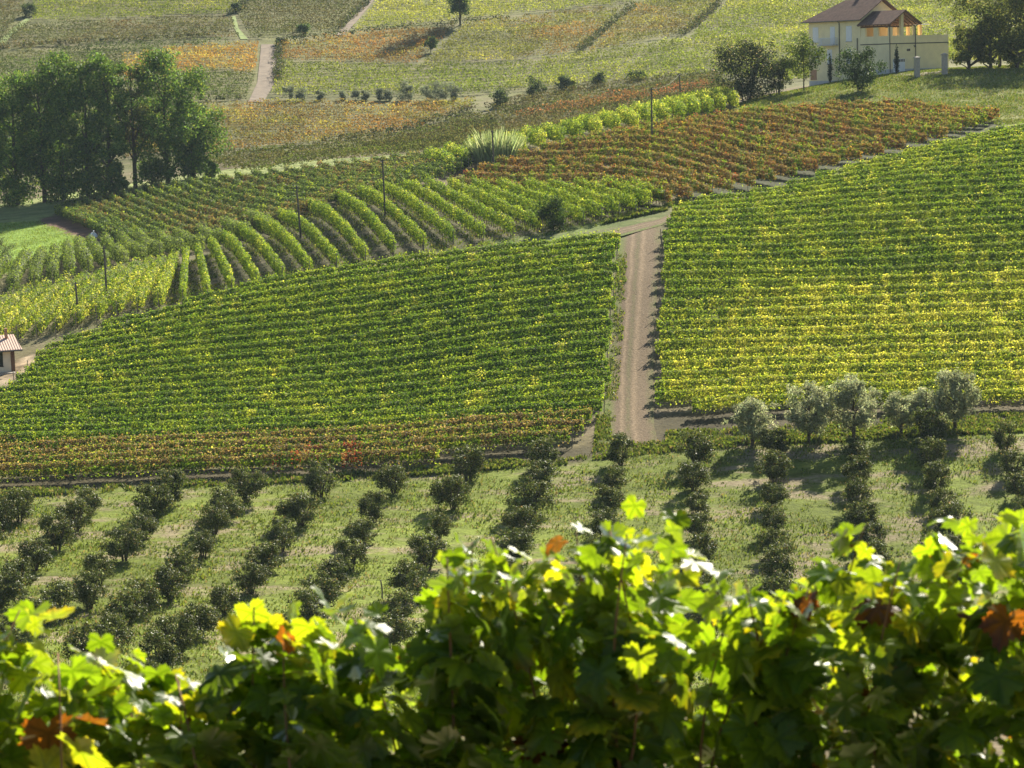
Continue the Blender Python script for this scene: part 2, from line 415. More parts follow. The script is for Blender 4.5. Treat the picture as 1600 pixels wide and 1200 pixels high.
zone([(1120, 180), (1300, 166), (1500, 172), (1560, 192), (1900, 178), (1900, 100), (1500, 100), (1290, 120), (1215, 118)], (0.13, 0.155, 0.03), 0.25, 326, 385)  # lawn
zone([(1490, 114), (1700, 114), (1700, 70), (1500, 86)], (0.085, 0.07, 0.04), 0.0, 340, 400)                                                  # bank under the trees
zone([(60, 505), (300, 470), (640, 402), (940, 350), (1045, 325), (800, 290), (560, 290), (400, 350), (300, 405), (60, 440)], (0.07, 0.07, 0.03), 0.25, 255, 330)  # grassy soil, tint darkened for the shade between the rows
zone([(1530, 205), (1640, 190), (1900, 180), (1900, 140), (1560, 160)], (0.13, 0.15, 0.03), 0.25, 292, 345)
zone([(760, 398), (960, 384), (1045, 345), (1045, 322), (940, 346), (760, 376)], (0.085, 0.115, 0.028), 0.3, 255, 292)
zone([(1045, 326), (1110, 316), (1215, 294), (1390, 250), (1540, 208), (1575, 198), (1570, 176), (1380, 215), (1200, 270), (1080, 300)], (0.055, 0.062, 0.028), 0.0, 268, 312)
zone([(-40, 640), (-40, 570), (20, 590), (45, 555), (60, 560), (20, 600)], (0.34, 0.27, 0.19), 0.0, 200, 260)
def build_ground():
    xs = np.concatenate([np.arange(-400, -120, 8), np.arange(-120, 120, 1.0), np.arange(120, 401, 8)])
    ys = np.concatenate([np.arange(-40, 140, 4), np.arange(140, 420, 1.0), np.arange(420, 761, 4)])
    X, Y = np.meshgrid(xs, ys)
    Z = hz(X, Y) + (vnoise(X, Y, 2.3, 5) - 0.5) * 0.10
    nx, ny = len(xs), len(ys)
    i = np.arange(nx * ny).reshape(ny, nx)
    Q = np.stack([i[:-1, :-1], i[:-1, 1:], i[1:, 1:], i[1:, :-1]], -1).reshape(-1, 4)
    me = mesh_np('ground', np.stack([X, Y, Z], -1).reshape(-1, 3), [Q], [M['ground']], smooth=True)
    x, y = X.ravel(), Y.ravel()
    n = vnoise(x, y, 14, 3)[:, None]
    tint = np.array(G_SOIL) * (1 - n) + np.array((0.12, 0.125, 0.05)) * n
    far = y > 415
    tint[far] = np.array((0.12, 0.125, 0.05)) * (0.7 + 0.6 * vnoise(x, y, 30, 8)[far][:, None])
    grassy = np.full(len(x), 0.3)
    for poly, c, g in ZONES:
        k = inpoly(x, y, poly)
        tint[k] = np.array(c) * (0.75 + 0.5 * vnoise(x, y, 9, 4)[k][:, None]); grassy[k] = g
    a = me.attributes.new('tint', 'FLOAT_COLOR', 'POINT'); c = np.ones((len(x), 4), np.float32); c[:, :3] = tint
    a.data.foreach_set('color', c.ravel())
    a = me.attributes.new('grassy', 'FLOAT', 'POINT'); a.data.foreach_set('value', grassy.astype(np.float32))
    return tag(link('ground', me), kind='structure')
build_ground()
def draped(name, L, Rr, n, m, lift, mat):
    """strip between two world polylines, laid on the ground"""
    def res(P, n):
        P = np.array(P); s = np.concatenate([[0], np.cumsum(np.linalg.norm(np.diff(P, axis=0), axis=1))]); t = np.linspace(0, s[-1], n)
        return np.stack([np.interp(t, s, P[:, 0]), np.interp(t, s, P[:, 1])], -1)
    A, B = res(L, n), res(Rr, n)
    u = np.linspace(0, 1, m)
    XY = A[:, None] * (1 - u[None, :, None]) + B[:, None] * u[None, :, None]
    Z = hz(XY[..., 0], XY[..., 1]) + lift
    i = np.arange(n * m).reshape(n, m)
    Q = np.stack([i[:-1, :-1], i[:-1, 1:], i[1:, 1:], i[1:, :-1]], -1).reshape(-1, 4)
    uv = np.stack([np.tile(u, n), np.repeat(np.linspace(0, 1, n), m)], -1)
    me = mesh_np(name, np.concatenate([XY, Z[..., None]], -1).reshape(-1, 3), [Q], [mat], smooth=True, uv=uv)
    return tag(link(name, me), kind='structure')
RL = wpoly([(934, 694), (936, 660), (938, 600), (948, 500), (957, 400), (958, 378)], 180, 275)
RR = wpoly([(1030, 698), (1022, 668), (1020, 600), (1024, 500), (1030, 400), (1033, 352)], 180, 275)
draped('dirt_road', RL, RR, 90, 16, 0.075, M['road'])
draped('farm_track', wpoly([(960, 374), (966, 372), (1033, 354), (1075, 330)], 250, 290), wpoly([(960, 361), (966, 358), (1033, 343), (1075, 322)], 250, 295), 40, 6, 0.11, M['road'])
M['pale_track'] = plain('pale_track', (0.16, 0.125, 0.09), 0.95, 0.35, 0.6, obj=False)
draped('hill_track', wpoly([(388, 160), (402, 130), (408, 70)], 430), wpoly([(412, 160), (432, 125), (432, 70)], 430), 40, 5, 0.12, M['pale_track'])
draped('upper_track', wpoly([(524, 56), (545, 35), (575, 0)], 430), wpoly([(538, 55), (556, 36), (585, 0)], 430), 30, 4, 0.12, M['pale_track'])
M['green_path'] = plain('grassy_path', (0.17, 0.22, 0.06), 0.95, 0.35, 0.6, obj=False)
draped('grass_path', wpoly([(376, 62), (366, 45), (362, 26)], 430), wpoly([(388, 62), (373, 45), (368, 26)], 430), 30, 4, 0.12, M['green_path'])
draped('grass_path', wpoly([(-5, 68), (15, 48), (40, 30)], 430), wpoly([(8, 68), (28, 48), (48, 30)], 430), 30, 4, 0.12, M['green_path'])
draped('yard_drive', wpoly([(1395, 119), (1440, 119), (1482, 114)], 335, 390), wpoly([(1400, 115), (1440, 114), (1484, 109)], 335, 390), 20, 5, 0.07, M['pale_track'])

# ------------------------------------------------------------------ vine rows
DG, MG, YG_, YE, RB, BR, OR, RD = (0.06, 0.11, 0.018), (0.105, 0.165, 0.024), (0.20, 0.245, 0.034), (0.46, 0.44, 0.11), (0.17, 0.085, 0.048), (0.17, 0.13, 0.06), (0.33, 0.18, 0.05), (0.30, 0.06, 0.04)
def vine_row_mesh(P0, P1, dens, size, colf, height=1.75, width=0.75, base=0.55, lump=1.0, stems=False, z=hz):
    """hedge of leaves along the line P0-P1 on the ground"""
    P0 = np.array(P0[:2]); P1 = np.array(P1[:2]); L = float(np.linalg.norm(P1 - P0))
    if L < 1.0: return None
    d = (P1 - P0) / L; q = np.array([-d[1], d[0]])
    n = int(L * dens)
    s = rng.uniform(0, L, n)
    seed = int(rng.integers(1, 9999))
    ph = s + 0.0
    v1 = vnoise(ph, ph * 0, 0.9, seed); v2 = vnoise(ph, ph * 0, 3.2, seed + 1); v3 = vnoise(ph, ph * 0, 0.45, seed + 2)
    top = height * (1 + lump * (0.30 * (v1 - 0.5) + 0.16 * (v2 - 0.5) + 0.10 * (v3 - 0.5)))
    keep = rng.random(n) < np.clip(0.45 + 1.4 * v1 + 0.6 * (v2 - 0.3), 0.3, 1)
    th = rng.uniform(0, 2 * math.pi, n)
    rr = np.sqrt(rng.uniform(0.05, 1, n)); ct = np.sign(np.cos(th)) * np.abs(np.cos(th)) ** 0.6; st = np.sign(np.sin(th)) * np.abs(np.sin(th)) ** 0.6
    wv = width * 0.5 * (0.75 + 0.6 * v1)
    oy = rr * ct * wv
    mid = (top + base) / 2; hh = (top - base) / 2
    oz = mid + rr * st * hh
    droop = rng.random(n) < 0.06
    oz = np.where(droop, rng.uniform(0.25, base + 0.2, n), oz)
    shoot = rng.random(n) < 0.03 * lump
    oz = np.where(shoot, top + rng.uniform(0, 0.28, n), oz); oy = np.where(shoot, oy * 0.4, oy)
    s, oy, oz, th, top = s[keep], oy[keep], oz[keep], th[keep], top[keep]
    n = len(s)
    X = P0[0] + d[0] * s + q[0] * oy; Y = P0[1] + d[1] * s + q[1] * oy
    C = np.stack([X, Y, hz(X, Y) + oz], -1)
    nr = np.stack([q[0] * np.cos(th), q[1] * np.cos(th), np.sin(th) * 1.0 + 0.2], -1) + rng.normal(0, 0.42, (n, 3))
    V, Fc = leaf_quads(C, nr, size * rng.uniform(0.7, 1.35, n))
    col = colf(X, Y, oz / height)
    faces = [Fc]; mi = np.zeros(n, int); vs = [V]; k = len(V)
    if stems:
        for t in np.arange(0.4, L, 0.95):
            x, y = P0 + d * (t + rng.uniform(-0.1, 0.1)); z0 = float(hz(x, y))
            tv, tq, tt = tube([(x, y, z0 - 0.05), (x + rng.uniform(-.06, .06), y + rng.uniform(-.06, .06), z0 + 0.5), (x + rng.uniform(-.1, .1), y, z0 + 1.0)], [0.05, 0.04, 0.035], 4)
            vs.append(tv); faces.append(tq + k); k += len(tv); mi = np.concatenate([mi, np.ones(len(tq), int)]); col = np.concatenate([col, np.full((len(tq), 3), 0.1)])
    return mesh_np('vine_row', np.concatenate(vs), faces, [M['leaf'], M['bark']], col=col, mi=mi), L
def end_post(root, p, lean, h=1.75):
    b = np.array([p[0], p[1], float(hz(p[0], p[1]))])
    mb = MB(); mb.tube([b - [0, 0, 0.1], b + [lean[0], lean[1], h]], [0.045, 0.04], 6)
    mb.build('end_post', M['post_wood'], root)
def vine_row(P0, P1, label, group, posts=True, **kw):
    r = vine_row_mesh(P0, P1, **kw)
    if r is None: return None
    o = link('vine_row', r[0]); tag(o, label, 'vine row', group)
    if posts and (int(rng.integers(0, 3)) == 0 or 'soil' in label):
        d = (np.array(P1[:2]) - np.array(P0[:2])) / r[1]
        end_post(o, np.array(P0[:2]) - d * 0.15, -d * 0.1); end_post(o, np.array(P1[:2]) + d * 0.15, d * 0.1)
    return o
def cellhash(X, Y, c, seed):
    i = np.floor(X / c).astype(np.int64); j = np.floor(Y / c).astype(np.int64)
    n = (i * 374761393 + j * 668265263 + seed * 974634777) & 0x7fffffff
    n = ((n ^ (n >> 13)) * 1274126177) & 0x7fffffff
    return ((n ^ (n >> 16)) & 0xffff) / 65536.0
def pick_clump(pal, X, Y, c, seed, share=0.7):
    n = len(X); w = np.array([p[1] for p in pal], float); cw = np.cumsum(w / w.sum())
    jx, jy = X + rng.normal(0, 0.2 * c, n), Y + rng.normal(0, 0.2 * c, n)
    u = np.where(rng.random(n) < share, cellhash(jx, jy, c, seed), rng.random(n))
    col = np.array([p[0] for p in pal])[np.clip(np.searchsorted(cw, u), 0, len(pal) - 1)]
    return col * (1 + rng.normal(0, 0.13, (n, 1))).clip(0.6, 1.5)
def patchy(palA, palB, s, bias=0.0, seed=0, sharp=6.0, grow=0.0, cell=0.8):
    """colours that change from one palette to another in patches"""
    def f(X, Y, h):
        n = len(X); m = 0.6 * vnoise(X, Y, s, seed) + 0.4 * vnoise(X, Y, s * 0.25, seed + 7)
        p = 1 / (1 + np.exp(-sharp * (m - 0.5) * 2 - bias - grow * (h - 0.6)))
        k = rng.random(n) < p
        k = np.where(rng.random(n) < 0.75, cellhash(X, Y, cell * 1.3, seed + 3) < p, k)
        return np.where(k[:, None], pick_clump(palB, X, Y, cell, seed), pick_clump(palA, X, Y, cell, seed + 1))
    return f
def clip_line(poly, Y, tilt=0.0):
    """X intervals of the line y = Y + tilt*x inside a polygon"""
    xs = []
    n = len(poly)
    for k in range(n):
        x0, y0 = poly[k]; x1, y1 = poly[(k + 1) % n]
        a, b = y0 - Y - tilt * x0, y1 - Y - tilt * x1
        if (a > 0) != (b > 0): xs.append(x0 + (x1 - x0) * a / (a - b))
    xs.sort()
    return [(xs[i], xs[i + 1]) for i in range(0, len(xs) - 1, 2)]

PG = [(DG, 3), (MG, 4), (YG_, 2.0), (YE, .05)]
PY = [(MG, 1.2), (YG_, 3), ((0.31, 0.32, 0.06), 2), (YE, 2.0)]
PYG = [(DG, 1), (MG, 3), (YG_, 3.2), (YE, 0.30)]
PR = [(RB, 2.2), (BR, 3.8), (OR, 0.4), (MG, 1.8), (RD, 0.08)]
PRG = [(MG, 2), (YG_, 1.5), (BR, 2), (OR, 0.5), (RB, 1)]
# left field
LF = wpoly([(-120, 792), (0, 768), (300, 752), (600, 736), (800, 716), (900, 700)], 180, 230) + wpoly([(942, 660), (950, 600), (958, 500), (965, 400), (967, 380)], 190, 262)
LF = [p for p in LF] + [tuple(at(x, y, 200, 262)[:2]) for x, y in [(800, 398), (600, 420), (420, 455), (300, 487), (200, 512), (120, 540), (60, 570), (35, 600), (0, 625), (-120, 665)]]
def lf_col(X, Y, h):
    n = len(X)
    g = patchy(PG, PYG, 16, -0.6, 3)(X, Y, h)
    edge = 208.5 + 2.5 * (vnoise(X, Y, 6, 9) - 0.5)
    red = (Y < edge) & (rng.random(n) < 0.10 + 0.45 * (h > 0.75) + 0.35 * (cellhash(X, Y, 0.9, 6) > 0.6))
    g[red] = pick([(RB, 0.7), (BR, 4), ((0.24, 0.175, 0.105), 3)], int(red.sum()))
    rd = (Y < 203) & (np.abs(X + 14) < 5) & (rng.random(n) < 0.4 * (cellhash(X, Y, 0.8, 2) > 0.72))
    g[rd] = pick([(RD, 2), (RB, 1)], int(rd.sum()))
    return g
i = 0
for Y in np.arange(197.2, 259.0, 2.55):
    for a, b in clip_line(LF, Y, 0.02):
        if b - a < 4: continue
        a, b = a + rng.uniform(-0.35, 0.5), b + rng.uniform(-0.5, 0.3)
        lab = ('red-tinged vine row' if Y < 208 else 'green vine row') + f' left of the dirt road, {ORD[i]} uphill from the orchard'
        vine_row((a, Y + 0.02 * a), (b, Y + 0.02 * b), lab, 'vine rows left of the dirt road', dens=430, size=0.165, colf=lf_col, height=1.6, width=0.66, lump=0.5)
        i += 1
# right field
RF = wpoly([(1026, 648), (1029, 560), (1030, 500), (1034, 400), (1042, 352)], 190, 268) + [tuple(at(x, y, 200, 297)[:2]) for x, y in [(1060, 334), (1120, 324), (1200, 312), (1300, 284), (1400, 256), (1500, 232), (1600, 208), (1760, 190), (1800, 640), (1600, 646), (1200, 658)]]
def rf_col(X, Y, h):
    n = len(X)
    w = np.exp(-((Y - 223) / 20) ** 2) * np.clip((X - 6) / 16, 0.25, 1)
    m = 0.6 * vnoise(X, Y, 11, 21) + 0.4 * vnoise(X, Y, 2.6, 22)
    p = np.clip(w * 1.35 + (m - 0.5) * 1.5 - 0.16, 0.02, 0.93)
    k = np.where(rng.random(n) < 0.7, cellhash(X, Y, 0.9, 77) < p, rng.random(n) < p)
    g = patchy(PG, PYG, 12, -0.2, 31)(X, Y, h)
    q = (0.65 * np.clip(p, 0, 1))[:, None]
    g = g * (1 - q) + np.array((0.24, 0.27, 0.045)) * q
    return np.where(k[:, None], pick_clump(PY, X, Y, 0.7, 78), g)
i = 0
for Y in np.arange(206.5, 296.0, 2.6):
    for a, b in clip_line(RF, Y, -0.03):
        if b - a < 4: continue
        a, b = a + rng.uniform(-0.35, 0.5), b + rng.uniform(-0.5, 0.3)
        vine_row((a, Y - 0.03 * a), (b, Y - 0.03 * b), f'yellow-green vine row right of the dirt road, {ORD[i]} uphill from the olive trees', 'vine rows right of the dirt road', dens=400, size=0.165, colf=rf_col, height=1.55, width=0.66, lump=0.5)
        i += 1
def ruled(pairs, n, y0, y1):
    A = [at(*p[0], y0, y1) for p in pairs]; B = [at(*p[1], y0, y1) for p in pairs]
    t = np.linspace(0, 1, len(pairs)); u = np.linspace(0, 1, n)
    f = lambda P: np.stack([np.interp(u, t, [p[k] for p in P]) for k in range(2)], -1)
    return list(zip(f(A), f(B)))
# green rows that run downhill over the shoulder
rows = ruled([((-130, 620), (-50, 500)), ((-50, 580), (30, 475)), ((20, 545), (95, 455)), ((90, 522), (170, 442)), ((165, 500), (225, 428)), ((240, 486), (270, 418)), ((330, 470), (312, 405)), ((420, 448), (358, 380)), ((520, 424), (430, 350)), ((625, 400), (535, 316)), ((735, 380), (615, 305)), ((845, 366), (700, 302)), ((920, 352), (790, 302)), ((985, 338), (885, 305)), ((1038, 322), (985, 305))], 34, 256, 330)
cf = patchy([(MG, 3), (YG_, 4), (DG, 1.2)], PYG, 10, 0.0, 41)
cfy = patchy(PYG, [(YG_, 3), (YE, 1.5), (MG, 1.5)], 8, 0.3, 42)
for i, (a, b) in enumerate(rows):
    vine_row(a, b, f'vine row running downhill beside bare soil, {ORD[i]} from the hut side', 'vine rows on the shoulder of the hill', dens=190, size=0.19, colf=cfy if i < 13 else cf, height=1.85, width=1.1 if i < 13 else 0.70, base=0.65 if i > 12 else 0.35, stems=True)
# grey-green rows beside the meadow
rows = ruled([((-60, 478), (-20, 428)), ((40, 458), (58, 410)), ((110, 436), (105, 398)), ((180, 420), (150, 388)), ((250, 405), (215, 384)), ((330, 392), (290, 378)), ((420, 362), (385, 350))], 16, 284, 345)
cg = patchy([((0.10, 0.13, 0.05), 3), ((0.07, 0.10, 0.035), 3), (YG_, .8)], [(MG, 1), ((0.12, 0.15, 0.06), 2)], 6, 0, 51)
for i, (a, b) in enumerate(rows):
    vine_row(a, b, f'grey-green vine row by the mown meadow, {ORD[i]} from the round grey shrub', 'vine rows by the meadow', dens=190, size=0.22, colf=cg, height=2.0, width=1.25, base=0.3)
# dark field below the tall trees
rows = ruled([((88, 338), (192, 384)), ((105, 328), (235, 384)), ((150, 318), (300, 380)), ((205, 308), (380, 366)), ((265, 298), (455, 346)), ((330, 289), (520, 326)), ((400, 281), (585, 308)), ((470, 273), (655, 296)), ((540, 265), (705, 278)), ((620, 256), (735, 266)), ((690, 247), (745, 254))], 28, 312, 410)
cd = patchy([((0.055, 0.085, 0.03), 3), ((0.08, 0.12, 0.04), 3), (YG_, 1)], [((0.10, 0.12, 0.05), 3), (BR, 1.3), (RB, 0.4)], 9, -0.2, 61)
for i, (a, b) in enumerate(rows):
    vine_row(a, b, f'dark green vine row below the tall trees, {ORD[i]} from the dug soil', 'vine rows below the tall trees', dens=150, size=0.23, colf=cd, height=1.55, width=0.65)
# red field below the house
rows = ruled([((705, 296), (1048, 322)), ((760, 266), (1130, 308)), ((850, 240), (1215, 288)), ((950, 219), (1300, 266)), ((1050, 202), (1390, 244)), ((1150, 186), (1475, 220)), ((1270, 178), (1535, 202)), ((1380, 172), (1560, 190))], 19, 268, 345)
cr = patchy(PR, PRG, 7, -0.7, 71, grow=-2.0)
for i, (a, b) in enumerate(rows):
    vine_row(a, b, f'reddish-brown vine row on the knoll, {ORD[i]} from the green rows, below the villa', 'red vine rows below the villa', dens=320, size=0.18, colf=cr, height=1.5, width=0.62, lump=1.1)
# bushy rows over the crest
rows = ruled([((705, 270), (668, 258)), ((800, 246), (772, 236)), ((900, 222), (872, 212)), ((1000, 205), (970, 194)), ((1080, 190), (1050, 178)), ((1150, 172), (1118, 160))], 18, 330, 375)
cb = patchy([(MG, 2), (YG_, 2.4), (DG, 2)], [(YG_, 3), (YE, 1), (MG, 1)], 5, 0.0, 81)
for i, (a, b) in enumerate(rows):
    vine_row(a, b, f'bushy bright green vine row behind the red rows, {ORD[i]} from the reed clump', 'bushy vine rows behind the red field', posts=True, dens=190, size=0.24, colf=cb, height=2.3, width=1.3, lump=1.3)

# ------------------------------------------------------------------ far hillside vineyards (each read as one mass)
FO, FB, FG = (0.085, 0.105, 0.032), (0.135, 0.105, 0.055), (0.055, 0.09, 0.025)
def far_field(label, px, palA, palB, s=18, bias=0.0, seed=0, tilt=0.0, dens=36, size=0.31, sp=2.7, h=1.3, y0=415):
    poly = wpoly(px, y0)
    ys = [p[1] - tilt * p[0] for p in poly]
    Cs, Ns = [], []
    for Y in np.arange(min(ys) + rng.uniform(0.3, 1.2), max(ys), sp):
        for a, b in clip_line(poly, Y, tilt):
            n = int((b - a) * dens)
            if n < 3: continue
            x = rng.uniform(a, b, n); y = Y + tilt * x + rng.normal(0, 0.16, n) + 0.5 * (vnoise(x, x * 0 + Y, 16, 3) - 0.5)
            v = vnoise(x, x * 0 + Y, 1.5, seed); v2 = vnoise(x, y, 7, seed + 5)
            k = rng.random(n) < 0.25 + 0.9 * v + 0.4 * (v2 - 0.4)
            x, y, v = x[k], y[k], v[k]
            Cs.append(np.stack([x, y, hz(x, y) + rng.uniform(0.25, 1, len(x)) * h * (0.75 + 0.5 * v)], -1))
    C = np.concatenate(Cs); n = len(C)
    V, Fc = leaf_quads(C, np.array([0, -0.3, 0.6]) + rng.normal(0, 0.42, (n, 3)), size * rng.uniform(0.6, 1.3, n), 0.8)
    col = patchy(palA, palB, s, bias, seed, cell=1.6)(C[:, 0], C[:, 1], np.full(n, 0.6))
    soft = patchy(palA, palB, s, bias, seed, cell=9.0)(C[:, 0], C[:, 1], np.full(n, 0.6))
    mean = np.average([p[0] for p in palA + palB], axis=0, weights=[p[1] for p in palA + palB])
    col = 0.2 * col + 0.45 * soft + 0.35 * mean
    row = np.round((C[:, 1] - tilt * C[:, 0] - min(ys)) / sp)
    col = col * (0.72 + 0.55 * cellhash(C[:, 0] + 13 * row, row * 5.0, 14.0, seed + 9))[:, None]
    me = mesh_np('far_vineyard', V, [Fc], [M['far_leaf']], col=col)
    tag(link('far_vineyard', me), label, 'vineyard', 'vineyards on the far hillside', 'stuff')
OLV = [(FO, 3), (FB, 2), (FG, 2)]; BRO = [(FB, 3), (FO, 2.4), (RB, 0.6)]; YEL = [(YG_, 3), (YE, 2.2), (MG, 1)]; RO = (0.42, 0.19, 0.07); ORA = [(RO, 3), (OR, 2), (YE, 1), (FB, 1.0)]; DGR = [(FG, 3), (MG, 1.5), (FO, 2)]; YGR = [(YG_, 3), (MG, 2.2), (YE, 0.7), (FO, 1)]
far_field('brown and olive vineyard in the far upper left corner', [(-120, -60), (20, -60), (40, 0), (36, 24), (0, 62), (-120, 100)], OLV, BRO, seed=1)
far_field('yellow-green far vineyard with orange flecks above the brown rows', [(56, -70), (400, -70), (378, 0), (360, 26), (50, 34)], YEL, YGR, bias=-0.2, seed=2)
far_field('purplish brown far vineyard above the tall trees', [(30, 42), (362, 30), (374, 62), (130, 71), (-120, 92), (-20, 72)], BRO, OLV, bias=-0.5, seed=3, tilt=-0.06)
far_field('dark green far vineyard just above the tall tree crowns', [(-120, 100), (130, 76), (376, 66), (200, 88), (180, 130), (190, 250), (-120, 290)], DGR, OLV, seed=4, tilt=-0.04)
far_field('orange far vineyard left of the pale hill track', [(192, 92), (300, 76), (404, 70), (400, 115), (320, 114), (195, 130)], ORA, [(YE, 2), (RO, 2), (OR, 2)], seed=5)
far_field('dark green far vineyard left of the foot of the hill track', [(196, 134), (320, 118), (400, 118), (386, 157), (320, 160), (196, 175)], DGR, OLV, seed=6)
far_field('golden far vineyard below the hill track and grey bushes', [(195, 182), (330, 167), (450, 164), (745, 160), (730, 178), (640, 206), (500, 226), (330, 243), (195, 250)], [(YE, 1.2), (YG_, 2), (FB, 2), (FO, 1.5), (RO, .8)], [(RO, 2), (FB, 3), (YE, .6)], bias=-0.2, seed=7, tilt=0.03)
far_field('olive brown far vineyard between the grass path and upper track', [(400, -70), (620, -70), (572, 0), (540, 35), (524, 52), (440, 58), (392, 62), (372, 28), (386, 0)], OLV, BRO, bias=0.1, seed=8)
far_field('bright yellow far vineyard around the lone tall tree', [(640, -70), (1060, -70), (985, 6), (900, 15), (720, 33), (552, 50)], YEL, [(YE, 3), (YG_, 2)], seed=9, tilt=0.1)
far_field('orange brown far vineyard right of the pale hill track', [(440, 72), (545, 58), (712, 42), (655, 98), (640, 104), (500, 98), (438, 96)], [(RO, 2.4), (FB, 3), (OR, 1.2)], [(FB, 2), (RO, 1), (YE, 1), (YG_, 1)], seed=10)
far_field('yellow and rust far vineyard right of the lone tree', [(728, 42), (978, 12), (905, 82), (800, 97), (662, 101)], [(YE, 1.2), (YG_, 2), (FO, 2.4)], [(FB, 3), (RO, 1.4), (YE, .6)], seed=11, tilt=0.05)
far_field('broad green far vineyard above the row of grey bushes', [(436, 102), (640, 108), (780, 104), (905, 90), (1110, 60), (1300, 62), (1300, 125), (1110, 118), (900, 134), (700, 150), (424, 153)], YGR, YEL, bias=-0.4, seed=12, tilt=0.04)
far_field('yellow olive far vineyard between two dark hedge lines', [(1000, 8), (1080, -70), (1210, -70), (1128, 2), (1075, 54), (920, 84)], [(YE, 1.2), (YG_, 2), (FO, 2.4)], [(FB, 3), (RO, .8), (YE, .6)], seed=13, tilt=0.1)
far_field('yellow-green far vineyard behind the villa', [(1180, -90), (1900, -90), (1900, 110), (1300, 95), (1290, 62), (1080, 62), (1135, 8)], YGR, YEL, bias=0.1, seed=14, tilt=0.03)
far_field('brown far vineyard behind the bushy green rows', [(560, 234), (740, 186), (830, 168), (1120, 120), (1160, 140), (1130, 170), (800, 228), (620, 250)], BRO, OLV, bias=-0.1, seed=15, tilt=0.12, y0=405)
far_field('brown and green far vineyard above the grass path, right of the grove', [(320, 262), (330, 246), (500, 230), (640, 210), (745, 180), (780, 195), (760, 226), (700, 236), (600, 246), (480, 258), (400, 272)], OLV, [(FB, 2), (FO, 2), (MG, 1)], bias=0.0, seed=17, tilt=0.1, y0=385)
far_field('purplish brown scrubby vines along the foot of the green far vineyard', [(755, 172), (830, 150), (900, 136), (1110, 117), (1130, 124), (900, 158), (800, 182)], BRO, OLV, bias=0.0, seed=18, tilt=0.1, y0=405)
far_field('pink and orange patch of far vines behind the power poles', [(790, 190), (930, 160), (1100, 136), (1120, 140), (1040, 158), (900, 180)], [((0.36, 0.17, 0.08), 3), (OR, 1), (FB, 2)], [((0.36, 0.13, 0.10), 2), (FB, 2), (OR, 1)], seed=16, tilt=0.12, y0=405, dens=26, h=1.8)

# ------------------------------------------------------------------ trees, bushes
def crown_leaves(blobs, n, size, pal, r, dirup=0.3, hang=0.0, asp=0.7):
    """leaves on the shells of many small clumps: blobs = [(centre, radius)]"""
    w = np.array([b[1] ** 2 for b in blobs]); w /= w.sum()
    k = r.choice(len(blobs), n, p=w)
    c = np.array([b[0] for b in blobs])[k]; rad = np.array([b[1] for b in blobs])[k]
    u = r.normal(size=(n, 3)); u /= np.linalg.norm(u, axis=1, keepdims=True)
    C = c + u * (rad * r.uniform(0.35, 1.12, n))[:, None] * np.array([1, 1, 0.85])
    C[:, 2] -= hang * r.random(n) * rad
    V, Fc = leaf_quads(C, u + np.array([0, 0, dirup]) + r.normal(0, 0.6, (n, 3)), size * r.uniform(0.65, 1.35, n), asp, r)
    tone = r.uniform(0.75, 1.3, len(blobs))[k]
    return V, Fc, pick(pal, n, r) * tone[:, None]
